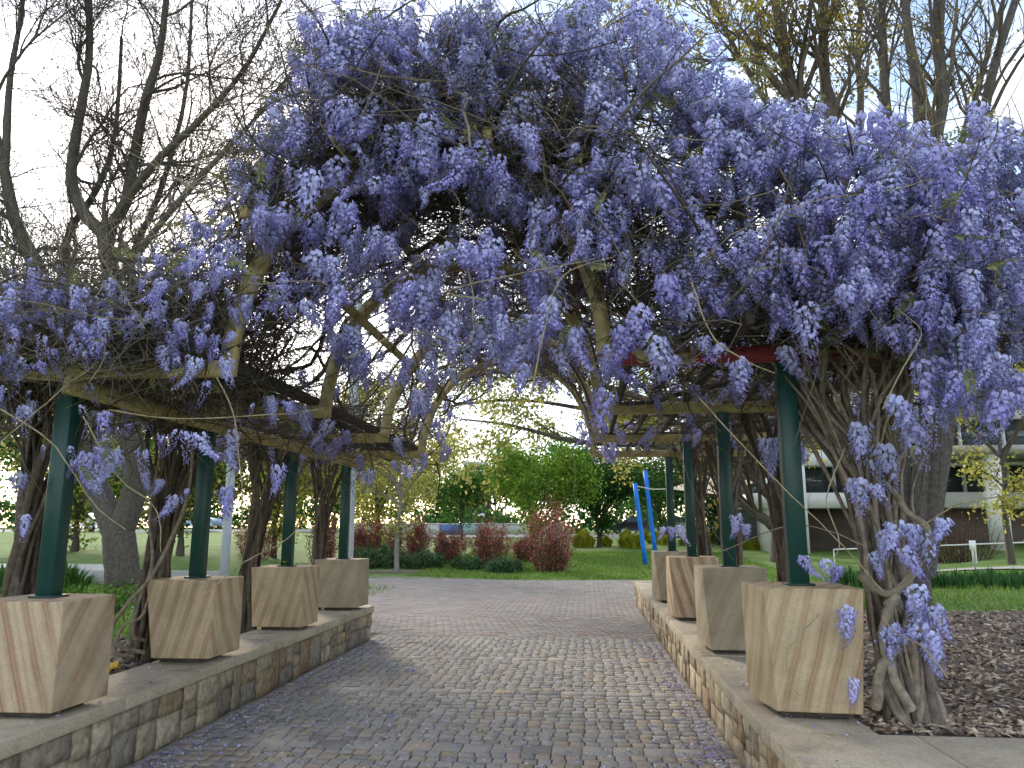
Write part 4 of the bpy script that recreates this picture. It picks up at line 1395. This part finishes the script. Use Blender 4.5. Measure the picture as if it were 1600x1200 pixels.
r2 = np.random.default_rng(41)
for k in range(46):
    px = r2.uniform(898, 1290); yy = r2.uniform(40, 54)
    tussock('grass_tussock', gx_at(px, yy), yy, r2.uniform(.8, 1.2), r2.uniform(.6, .95), r2, [TUS[r2.integers(3)], TUS[r2.integers(4)]], 150, 'yellow green grass tussock planted behind the lawn', 'grass tussocks behind the lawn')
tussock('strap_leaf_clump', gx_at(108, 12.5), 12.5, 1.1, .6, r2, [(.05, .12, .03), (.07, .16, .04)], 160, 'dark green strap leaved clump left of the bare tree', 'strap leaved clumps')
tussock('strap_leaf_clump', gx_at(20, 12), 12.0, 1.0, .55, r2, [(.05, .12, .03), (.07, .16, .04)], 140, 'strap leaved clump at the left edge behind the braided vine', 'strap leaved clumps')
for k in range(60):
    px = 1300 + k * 5.6 + r2.normal(0, 2); yy = r2.uniform(14.5, 16.2)
    tussock('bulb_clump', gx_at(px, yy), yy, r2.uniform(.3, .45), r2.uniform(.3, .42), r2, [(.045, .11, .04), (.06, .15, .05)], 34, 'dark green clump of bulb leaves in the row on the right lawn', 'row of bulb leaf clumps')


# grass
def blades(name, label, x0, x1, y0, y1, n, h_, wd, cols, r, keep=None):
    x = r.uniform(x0, x1, n); y = r.uniform(y0, y1, n)
    if keep is not None:
        q = keep(x, y); x, y = x[q], y[q]
    n = len(x)
    z = ground_z(x, y) - .01
    a = r.uniform(0, 6.28, n); hh = h_ * r.uniform(.4, 1.2, n) * (1 + .35 * np.sin(x * 2.1) * np.sin(y * 1.7 + 1))
    s_ = np.stack([np.cos(a), np.sin(a), 0 * a], -1) * wd
    p = np.stack([x, y, z], -1)
    ln = np.stack([r.normal(0, .35, n), r.normal(0, .35, n), np.ones(n)], -1)
    m1 = p + ln * hh[:, None] * .55
    tp = p + ln * hh[:, None] + np.stack([r.normal(0, .3, n), r.normal(0, .3, n), -.1 * np.ones(n)], -1) * hh[:, None] * .6
    V = np.stack([p - s_, p + s_, m1 + s_ * .7, m1 - s_ * .7, tp], 1)
    bb = (np.arange(n) * 5)[:, None, None]
    c = np.array(cols)[r.integers(0, len(cols), n)] * r.uniform(.7, 1.3, (n, 1))
    o_ = MB(); o_.add(V.reshape(-1, 3), (np.array([[0, 1, 2, 3]])[None] + bb).reshape(-1, 4), (np.array([[3, 2, 4]])[None] + bb).reshape(-1, 3), np.repeat(c, 5, 0))
    return tag(o_.build(name, M['grass']), label, 'grass', kind='stuff')


GRC = [(.15, .26, .05), (.20, .33, .06), (.11, .20, .04), (.27, .35, .10)]
blades('grass', 'green weedy grass growing behind the left blocks', -13, -3.6, 5.0, 19, 30000, .17, .007, GRC, r2, lambda x, y: (x < -4.6) | (y > 7.2) & (y < 10))
blades('grass', 'green grass strip beyond the mulch on the right', 1.7, 15, 10.3, 20, 32000, .10, .007, GRC, r2, lambda x, y: (y > 10.5 + .25 * np.sin(x * 3)) & (x > 1.6))
blades('grass', 'mown green lawn beyond the paving', -5.5, 6.5, 22.3, 38, 60000, .085, .012, GRC, r2, lambda x, y: y > lawn_edge(x) + .05)

# ------------------------------------------------------------------ litter of petals, mulch, weeds
r3 = np.random.default_rng(51)


def scraps(name, label, cat, P, size, cols, r, mat, elong=1.0, tilt=.5, parent=None):
    n = len(P)
    a = r.uniform(0, 6.28, n)
    d = norm(np.stack([np.cos(a), np.sin(a), r.normal(0, tilt, n)], -1))
    s_ = norm(np.cross(d, np.stack([r.normal(0, tilt, n), r.normal(0, tilt, n), np.ones(n)], -1)))
    l_ = (size * r.uniform(.5, 1.4, n))[:, None]
    u = np.cross(s_, d); u *= np.sign(u[:, 2:3])
    V = np.stack([P - d * l_ * elong - s_ * l_, P - d * l_ * elong + s_ * l_, P + s_ * l_ * 1.0 + u * l_ * .35, P - s_ * l_ * 1.0 + u * l_ * .35, P + d * l_ * elong + s_ * l_ * .8, P + d * l_ * elong - s_ * l_ * .8], 1)
    b = (np.arange(n) * 6)[:, None, None]
    Q = np.array([[0, 1, 2, 3], [3, 2, 4, 5]])[None] + b
    c = np.array(cols)[r.integers(0, len(cols), n)] * r.uniform(.6, 1.35, (n, 1))
    o_ = MB(); o_.add(V.reshape(-1, 3), Q.reshape(-1, 4), None, np.repeat(c, 6, 0))
    return tag(o_.build(name, mat, parent), label, cat, kind='stuff')


n = 21000
x = 1.47 + 7.4 * r3.random(n) ** 1.5; y = 4.3 + 6.3 * r3.random(n) ** 1.25
P = np.stack([x, y, ground_z(x, y) + .026 + r3.uniform(0, .012, n)], -1)
scraps('mulch_chips', 'brown bark mulch covering the right bed', 'mulch', P, .0085, [(.39, .30, .215), (.25, .185, .135), (.53, .43, .32), (.19, .135, .10), (.46, .355, .255)], r3, M['chip'], 3.2, .35)
n = 3500
x = -3.38 - 1.6 * r3.random(n) ** 1.4; y = r3.uniform(3.5, 7.4, n)
P = np.stack([x, y, ground_z(x, y) + .022], -1)
scraps('leaf_litter', 'brown leaf litter between the left blocks', 'mulch', P, .010, [(.18, .14, .11), (.12, .09, .07), (.27, .22, .17)], r3, M['chip'], 2.2, .4)
n = 4200
x = np.where(r3.random(n) < .5, r3.uniform(-2.8, .9, n), np.where(r3.random(n) < .55, .9 - np.abs(r3.normal(0, .16, n)), -2.8 + np.abs(r3.normal(0, .18, n)))); y = 4.4 + 6 * r3.random(n) ** 1.8
P = np.stack([x, y, np.full(n, .005)], -1)
PETC = [(.52, .50, .80), (.42, .38, .72), (.72, .70, .82), (.60, .56, .66), (.36, .30, .55)]
scraps('fallen_petals', 'fallen lilac petals scattered over the paving', 'petals', P, .0075, PETC, r3, M['petal'], 1.1, .3)
n = 420
x = np.concatenate([r3.uniform(1.0, 4.5, n), r3.uniform(-3.3, -2.86, 120), r3.uniform(.95, 1.42, 160)]); y = np.concatenate([r3.uniform(4.3, 6.5, n), r3.uniform(4, 10, 120), r3.uniform(3.75, 10, 160)])
z = np.where((x > 1.47) & (y > 4.27), ground_z(x, y) + .03, WT + .006)
scraps('fallen_petals', 'fallen lilac petals on the mulch and wall tops', 'petals', np.stack([x, y, z], -1), .0068, PETC, r3, M['petal'], 1.1, .3)
# weeds in the joints
wm = MB()
for k in range(70):
    x, y = r3.uniform(-2.6, .8), 4.7 + 3.2 * r3.random() ** 1.6
    n = int(r3.integers(8, 22)); a = r3.uniform(0, 6.28, n); rr = np.abs(r3.normal(0, .035, n))
    p = np.stack([x + rr * np.cos(a), y + .4 * rr * np.sin(a), np.full(n, -.005)], -1)
    t_ = p + np.stack([r3.normal(0, .014, n), r3.normal(0, .014, n), r3.uniform(.008, .024, n)], -1)
    s_ = np.stack([np.cos(a), np.sin(a), 0 * a], -1) * .0035
    wm.add(np.stack([p - s_, p + s_, t_], 1).reshape(-1, 3), None, np.arange(n * 3).reshape(-1, 3), np.array([.11, .17, .045]) * r3.uniform(.7, 1.2))
tag(wm.build('joint_weeds', M['grass']), 'small green weeds growing in the paving joints', 'weeds', kind='stuff')
for k, (px, py) in enumerate([(640, 1048), (815, 1132), (612, 1118), (497, 1145), (1100, 1052), (570, 1100), (985, 1002)]):
    r_ = FWD + RGT * (px - 800) / F - UPV * (py - 600) / F
    p = np.array([0, 0, H]) + r_ * ((.012 - H) / r_[2])
    o = bpy.data.objects.new('fallen_raceme', BUDS[k % 4] if k % 2 else RAC[k % 10])
    COL.objects.link(o); o.location = p + [0, 0, .01]; o.rotation_euler = (R(88), 0, r3.uniform(0, 6)); o.scale = (.45, .16, .4)
    tag(o, 'wilted lilac flower cluster fallen on the paving', 'flower', 'flower clusters fallen on the paving')
# tattered wrapper on the soil beside the second left block
e = empty('crumpled_wrapper', (0, 0, 0), 'small crumpled white and yellow wrapper on the soil by the looping stem', 'litter')
c0 = at(172, 1036, 5.62); c0[2] = float(ground_z(c0[0], c0[1])) + .05
e.location = c0
for nm, x0, x1, cl in (('paper', -.075, 0.01, (.75, .76, .72)), ('yellow_band', .01, .07, (.65, .42, .06))):
    fx = np.linspace(x0, x1, 6); th = np.linspace(0, 2 * math.pi, 9)[:-1]
    rad = .026 * (1 + r3.normal(0, .2, (6, 8)))
    V = np.stack([c0[0] + np.repeat(fx[:, None], 8, 1), c0[1] + rad * np.cos(th), c0[2] + rad * np.sin(th) + fx[:, None] * .25], -1)
    ii = np.arange(48).reshape(6, 8)
    o = MB(); o.add(V.reshape(-1, 3), np.stack([ii[:-1], np.roll(ii[:-1], -1, 1), np.roll(ii[1:], -1, 1), ii[1:]], -1).reshape(-1, 4), None, cl)
    o.build(nm, M['paint'], e)
# dandelion on the third left block
e = empty('dandelion', (LP[2][0] + .02, LP[2][1] - .12, LZ), 'tiny yellow dandelion growing at the foot of the third left post', 'flower')
p0 = np.array(e.location)
o = MB(); tubes(o, p0 + np.array([[0, 0, 0], [.004, 0, .02], [.0, 0, .045]]), np.full(3, .003), 4, (.12, .2, .05)); o.build('stalk', M['grass'], e)
o = MB()
for k in range(26):
    a = k * 2.4; rr = .012 + .016 * (k % 3) / 2
    d = np.array([math.cos(a), math.sin(a), .35]); s_ = np.array([-math.sin(a), math.cos(a), 0]) * .005
    c_ = p0 + [0, 0, .045]
    o.add([c_ - s_, c_ + s_, c_ + d * rr * 1.5], None, [(0, 1, 2)], (.75, .55, .02))
o.build('petals', M['petal'], e)
shrub('pale_blue_flowers', 'patch of small pale blue flowers behind the second left block', gx_at(288, 9.2), 9.2, .9, .42, [(.55, .6, .85), (.12, .2, .06), (.7, .72, .9)], 900, .03, r3, cat='flower patch', stems=16)
for k, (px, yy, h_) in enumerate([(100, 9.5, .35), (60, 8.6, .3), (215, 10.5, .35), (160, 8.8, .28)]):
    shrub('weed_clump', ['leafy weed clump left of the nearest left post', 'low leafy weeds behind the nearest left block', 'leafy weeds at the foot of the bare tree', 'low weeds between the nearest and second left blocks'][k], gx_at(px, yy), yy, .9, h_, [(.07, .15, .03), (.11, .21, .04)], 900, .05, r3, 'leafy weeds behind the left wall', 'weeds', stems=14)

# ------------------------------------------------------------------ poles, sail, road, buildings
def pole(name, label, p, q, rad, col, cat='pole', group=None, parts=True):
    e = empty(name, p, label, cat, group)
    o = MB(); tubes(o, np.linspace(p, q, 6), np.linspace(rad, rad * .93, 6), 14, col, True); o.build('shaft', M['paint'], e, smooth=False)
    if parts:
        o = MB(); tubes(o, np.array([np.array(p) - [0, 0, .02], np.array(p) + [0, 0, .03]]), np.full(2, rad * 1.8), 14, np.array(col) * .8, True); o.build('base_flange', M['paint'], e)
    return e


def foot(px, Y):
    x = gx_at(px, Y)
    return np.array([x, Y, float(ground_z(x, Y))])


GALV = (.42, .47, .50)
p = foot(355, 17); pole('lamp_pole', 'pale galvanised pole between the second and third left posts', p, p + [.0, 0, 7.5], .10, GALV, group='galvanised poles')
p = foot(545, 13.5); pole('lamp_pole', 'pale galvanised pole just behind the last left post', p, p + [.0, 0, 6.5], .10, GALV, group='galvanised poles')
BLUE = (.0, .19, .72)
p1 = foot(1007, 29); q1 = at(992, 755, 29); e1 = pole('sail_post', 'shorter leaning bright blue post on the lawn', p1, q1, .085, BLUE, 'post', 'blue shade sail posts', False)
p2 = foot(1023, 35); q2 = at(1008, 735, 35); e2 = pole('sail_post', 'taller leaning bright blue post on the lawn', p2, q2, .10, BLUE, 'post', 'blue shade sail posts', False)
for q_, e_ in ((q1, e1), (q2, e2)):
    o = MB(); tubes(o, np.array([q_ - [0, 0, .25], q_ - [-.18, 0, .25]]), np.full(2, .02), 6, (.5, .5, .5)); o.build('eyelet', M['paint'], e_)
sl = empty('shade_sail', tuple(at(1090, 760, 33)), 'tan shade sail stretched behind the right posts', 'shade sail')
c4 = [at(1045, 764, 31), at(1105, 742, 38), at(1185, 752, 36), at(1120, 772, 30)]
o = MB(); g = 7; V = []
for a in range(g):
    for b_ in range(g):
        u, v = a / (g - 1), b_ / (g - 1)
        p = (np.array(c4[0]) * (1 - u) + np.array(c4[1]) * u) * (1 - v) + (np.array(c4[3]) * (1 - u) + np.array(c4[2]) * u) * v
        p = p - [0, 0, .5 * 4 * u * (1 - u) * v * (1 - v)]
        V.append(p)
ii = np.arange(g * g).reshape(g, g)
q = np.stack([ii[:-1, :-1], ii[:-1, 1:], ii[1:, 1:], ii[1:, :-1]], -1).reshape(-1, 4)
o.add(V, q, None, (.52, .40, .26)); o.add(np.array(V) - [0, 0, .01], q[:, ::-1], None, (.52, .40, .26)); o.build('cloth', M['paint'], sl)
o = MB(); tubes(o, np.stack([q1 - [0, 0, .1], (q1 + c4[0]) / 2 - [0, 0, .12], np.array(c4[0])]), np.full(3, .025), 5, (.6, .56, .48)); o.build('rope', M['paint'], sl)

sheet('road', -160, 160, 57, 65, .03, M['asphalt'], 4)
m, t, b = material('concrete_path')
n1 = N(t, 'ShaderNodeTexNoise', Scale=3, Detail=6, Roughness=.7); t.links.new(coords(t), n1.inputs['Vector'])
t.links.new(ramp(t, n1.outputs['Fac'], [(.3, (.36, .35, .33)), (.7, (.46, .45, .42))]), b.inputs['Base Color'])
M['concrete'] = m
sheet('footpath', -60, -9.0, 19.5, 21.7, .02, M['concrete'], .5)
sheet('footpath', 3.5, 40, 21.0, 22.6, .02, M['concrete'], .5)
k_ = MB(); zz = float(ground_z(-12, 17.8)); box(k_, -30, -8.5, 17.6, 17.8, zz - .1, zz + .22, (.42, .41, .38)); tag(k_.build('kerb', M['far']), 'low pale concrete kerb behind the bare tree', 'kerb')


def car(label, x, y, col, d=1):
    z = float(ground_z(x, y)) + .03
    e = empty('parked_car', (x, y, z), label, 'car', 'cars on the far road')
    prof = [(-2.1, .35), (-2.15, .75), (-1.95, .95), (-1.2, 1.02), (-.6, 1.42), (.75, 1.45), (1.4, 1.02), (2.05, .85), (2.15, .6), (2.1, .35)]
    o = MB(); V = [(x + d * a, y + s * (.85 if b_ < 1.1 else .68), z + b_) for s in (-1, 1) for a, b_ in prof]
    n = len(prof); Q = [(k, (k + 1) % n, n + (k + 1) % n, n + k) for k in range(n)]
    T = [(0, k, k + 1) for k in range(1, n - 1)] + [(n, n + k + 1, n + k) for k in range(1, n - 1)]
    o.add(V, Q, T, col); o.build('body', M['paint'], e)
    for a0, a1 in ((-.95, .0), (.08, 1.1)):
        o = MB(); o.add([(x + d * a0 * 1.05, y - .875 + .02, z + 1.03), (x + d * a1 * 1.05, y - .855, z + 1.03), (x + d * (a1 * .75), y - .72, z + 1.38), (x + d * (a0 * .55), y - .72, z + 1.38)], [(0, 1, 2, 3)]); o.build('window', M['glass'], e)
    for a in (-1.3, 1.3):
        o = MB(); tubes(o, np.array([[x + a, y - .9, z + .32], [x + a, y - .68, z + .32]]), np.full(2, .32), 14, (.02, .02, .02), True); wv = o.build('wheel', M['paint'], e)
        o = MB(); tubes(o, np.array([[x + a, y - .91, z + .32], [x + a, y - .89, z + .32]]), np.full(2, .19), 10, (.4, .4, .42), True); o.build('rim', M['paint'], wv)
    return e


car('silver car parked on the road behind the blue posts', gx_at(1062, 59), 59, (.6, .62, .66))
car('dark car parked left of the silver car', gx_at(1000, 61), 61, (.04, .04, .05), -1)
car('white car on the road at far left', gx_at(128, 59), 59, (.75, .75, .74))
car('pale blue car on the road between the left vines', gx_at(300, 60), 60, (.35, .45, .55), -1)

# far office block
def banded_block(label, x0, x1, y0, y1, ztop, floors, zb, wcol, name='office_building', zbase=0.0):
    e = empty(name, ((x0 + x1) / 2, y0, zbase), label, 'building')
    fh = (ztop - zb) / floors
    o = MB(); box(o, x0 + .3, x1 - .3, y0 + .4, y1, zbase, ztop - .2, (.10, .115, .125)); o.build('wall', M['far'], e)
    for k in range(floors + 1):
        z = zb + k * fh
        o = MB(); box(o, x0, x1, y0, y1 + .1, z, z + fh * .42, wcol); o.build('spandrel', M['far'], e)
        if k < floors:
            nw = max(3, int((x1 - x0) / 3))
            for q in range(nw):
                a0 = x0 + .4 + (x1 - x0 - .8) * q / nw; a1 = x0 + .4 + (x1 - x0 - .8) * (q + 1) / nw - .12
                o = MB(); box(o, a0, a1, y0 + .2, y0 + .3, z + fh * .42 + .02, z + fh - .02); o.build('window', M['glass'], e)
    return e


x0, x1 = gx_at(722, 300), gx_at(757, 300)
banded_block('distant pale office block with banded floors above the small green tree', x0, x1, 300, 312, 25.5, 7, 2, (.62, .63, .62))
o = bpy.data.objects.get('office_building')
sh = MB(); box(sh, x1 + .05, x1 + 1.3, 300.2, 312, 0, 25.8, (.07, .075, .08)); sh.build('stair_tower', M['far'], o)

# concrete building on the right
bz = .7
e = empty('concrete_building', (18, 38, bz), 'white concrete building with round columns and dark glazing on the right', 'building')
W = (.70, .70, .67)
o = MB(); box(o, 8.0, 40, 40.5, 52, bz - .6, 16, (.11, .12, .125)); o.build('wall', M['far'], e)
for z0, z1, y0 in ((2.35, 3.05, 37.6), (4.35, 5.1, 37.6), (6.6, 7.9, 37.9), (9.6, 11.0, 37.9), (12.8, 14.2, 37.9)):
    o = MB(); box(o, 7.8, 40, y0, 40.8, z0, z1, W); o.build('spandrel', M['far'], e)
for z0, z1 in ((3.05, 4.35), (5.1, 6.6), (7.9, 9.6), (11.0, 12.8)):
    x = 8.1
    while x < 39:
        o = MB(); box(o, x, x + 1.9, 38.9, 39.0, z0 + .02, z1 - .02); w_ = o.build('window', M['glass'], e)
        o = MB(); box(o, x + 1.9, x + 2.0, 38.7, 39.02, z0 + .01, z1 - .01, (.5, .52, .52)); o.build('mullion', M['far'], e)
        x += 2.0
o = MB(); box(o, 9, 40, 40.2, 40.45, bz - .6, 2.34, (.16, .13, .11)); o.build('undercroft_wall', M['far'], e)
o = MB(); box(o, 12.6, 40, 32.6, 37.55, 4.42, 4.72, (.36, .34, .30)); o.build('canopy_slab', M['far'], e)
for x in (gx_at(1562, 33.2), gx_at(1562, 33.2) + 7.5, 8.6):
    zc_ = float(ground_z(x, 33.2))
    o = MB(); tubes(o, np.array([[x, 33.2, zc_ - .1], [x, 33.2, 4.41]]), np.full(2, .40), 20, (.74, .74, .71), True); o.build('column', M['far'], e, smooth=False)
o = MB(); box(o, 8.6, 10.2, 37.0, 40.4, bz - .5, 4.3, (.74, .74, .72)); o.build('end_wall', M['far'], e)
# handrail
e = empty('handrail', tuple(foot(1500, 27)), 'thin white handrail crossing the right lawn', 'railing')
a, b_ = foot(1300, 27.5), foot(1680, 26)
zr = .66
o = MB(); tubes(o, np.linspace(a + [0, 0, zr], b_ + [0, 0, zr], 4), np.full(4, .025), 6, (.75, .75, .73)); o.build('rail', M['paint'], e)
for k in range(6):
    p = a + (b_ - a) * k / 5; p[2] = float(ground_z(p[0], p[1]))
    o = MB(); tubes(o, np.array([p, p + [0, 0, zr]]), np.full(2, .022), 6, (.7, .7, .68)); o.build('baluster', M['paint'], e)
shrub('bare_shrub', 'leafless twiggy grey shrub left of the round column', gx_at(1492, 30), 30, 3.0, 2.3, [(.3, .28, .2)], 300, .05, r3, stems=70)
p = foot(1516, 24); e = empty('stake_sign', p, 'small white marker sign on a stake in the right lawn', 'sign')
o = MB(); box(o, p[0] - .025, p[0] + .025, p[1] - .02, p[1] + .02, p[2] - .05, p[2] + .7, (.5, .5, .48)); o.build('stake', M['paint'], e)
o = MB(); box(o, p[0] - .09, p[0] + .09, p[1] - .035, p[1] - .022, p[2] + .45, p[2] + .72, (.8, .8, .8)); o.build('plate', M['paint'], e)

# low wall and panels far beyond the lawn
e = empty('low_wall', tuple(foot(680, 56)), 'low white wall running far behind the red shrubs', 'wall')
a, b_ = foot(540, 56), foot(880, 56)
o = MB(); box(o, a[0], b_[0], 56, 56.25, a[2] - .1, a[2] + .62, (.62, .62, .60)); o.build('wall', M['far'], e)
o = MB(); box(o, a[0] - .05, b_[0] + .05, 55.96, 56.29, a[2] + .621, a[2] + .70, (.7, .7, .68)); o.build('cap', M['far'], e)
for px, cl, lab in ((704, (.08, .2, .5), 'deep blue play panel behind the red shrubs'), (742, (.35, .5, .55), 'pale teal play panel under the small green tree')):
    p = foot(px, 55); e = empty('play_panel', p, lab, 'panel')
    o = MB(); box(o, p[0] - .8, p[0] + .8, 55, 55.08, p[2] + .25, p[2] + .95, cl); o.build('board', M['paint'], e)
    for s_ in (-.75, .75):
        o = MB(); box(o, p[0] + s_ - .05, p[0] + s_ + .05, 55.085, 55.18, p[2] - .05, p[2] + 1.05, (.3, .3, .3)); o.build('leg', M['paint'], e)

# trees far behind, closing the horizon
protos = []
for k, cols in enumerate((MIDG, DRK + MIDG, YOL + MIDG)):
    protos.append(simple_tree('distant_tree', 'distant green tree in the line beyond the road', 0, 75, 8.5, 4.6, 1.6, .25, r3, cols, 5200, .42, spread=.55, group='distant trees beyond the road', nlimb=8))
spots = [(-95, 92), (-80, 84), (-66, 90), (-54, 80), (-43, 78), (-33, 88), (-25, 76), (-17, 92), (-9.5, 82), (-3.5, 95), (6, 84), (13, 78), (20, 90), (29, 80), (38, 92), (50, 86), (62, 80), (76, 92)]
for k, (x, y) in enumerate(spots):
    src = protos[k % 3]
    if k < 3:
        e = src
    else:
        e = src.copy(); COL.objects.link(e)
        for ch in list(src.children):
            c = ch.copy(); COL.objects.link(c); c.parent = e
    e.location = (x, y, float(ground_z(x, y)) - .05)
    e.rotation_euler = (0, 0, k * 1.3)
    sc = r3.uniform(.75, 1.2); e.scale = (sc, sc, sc * r3.uniform(.85, 1.1))

# hedge line closing the horizon
hx = r3.uniform(-150, 150, 26000); hy = r3.uniform(68, 72, 26000)
top = 2.3 + .8 * np.sin(hx * .21) + .5 * np.sin(hx * .63 + 1) + .3 * np.sin(hx * 1.9)
hz = ground_z(hx, hy) + top * r3.random(26000) ** .7
hm = MB(); leaves(hm, np.stack([hx, hy, hz], -1), 26000, .5, MIDG + DRK + [(.16, .2, .06)], r3, .05)
tag(hm.build('far_shrubbery', M['leaf']), 'far green shrubbery along the other side of the road', 'shrubbery', kind='stuff')
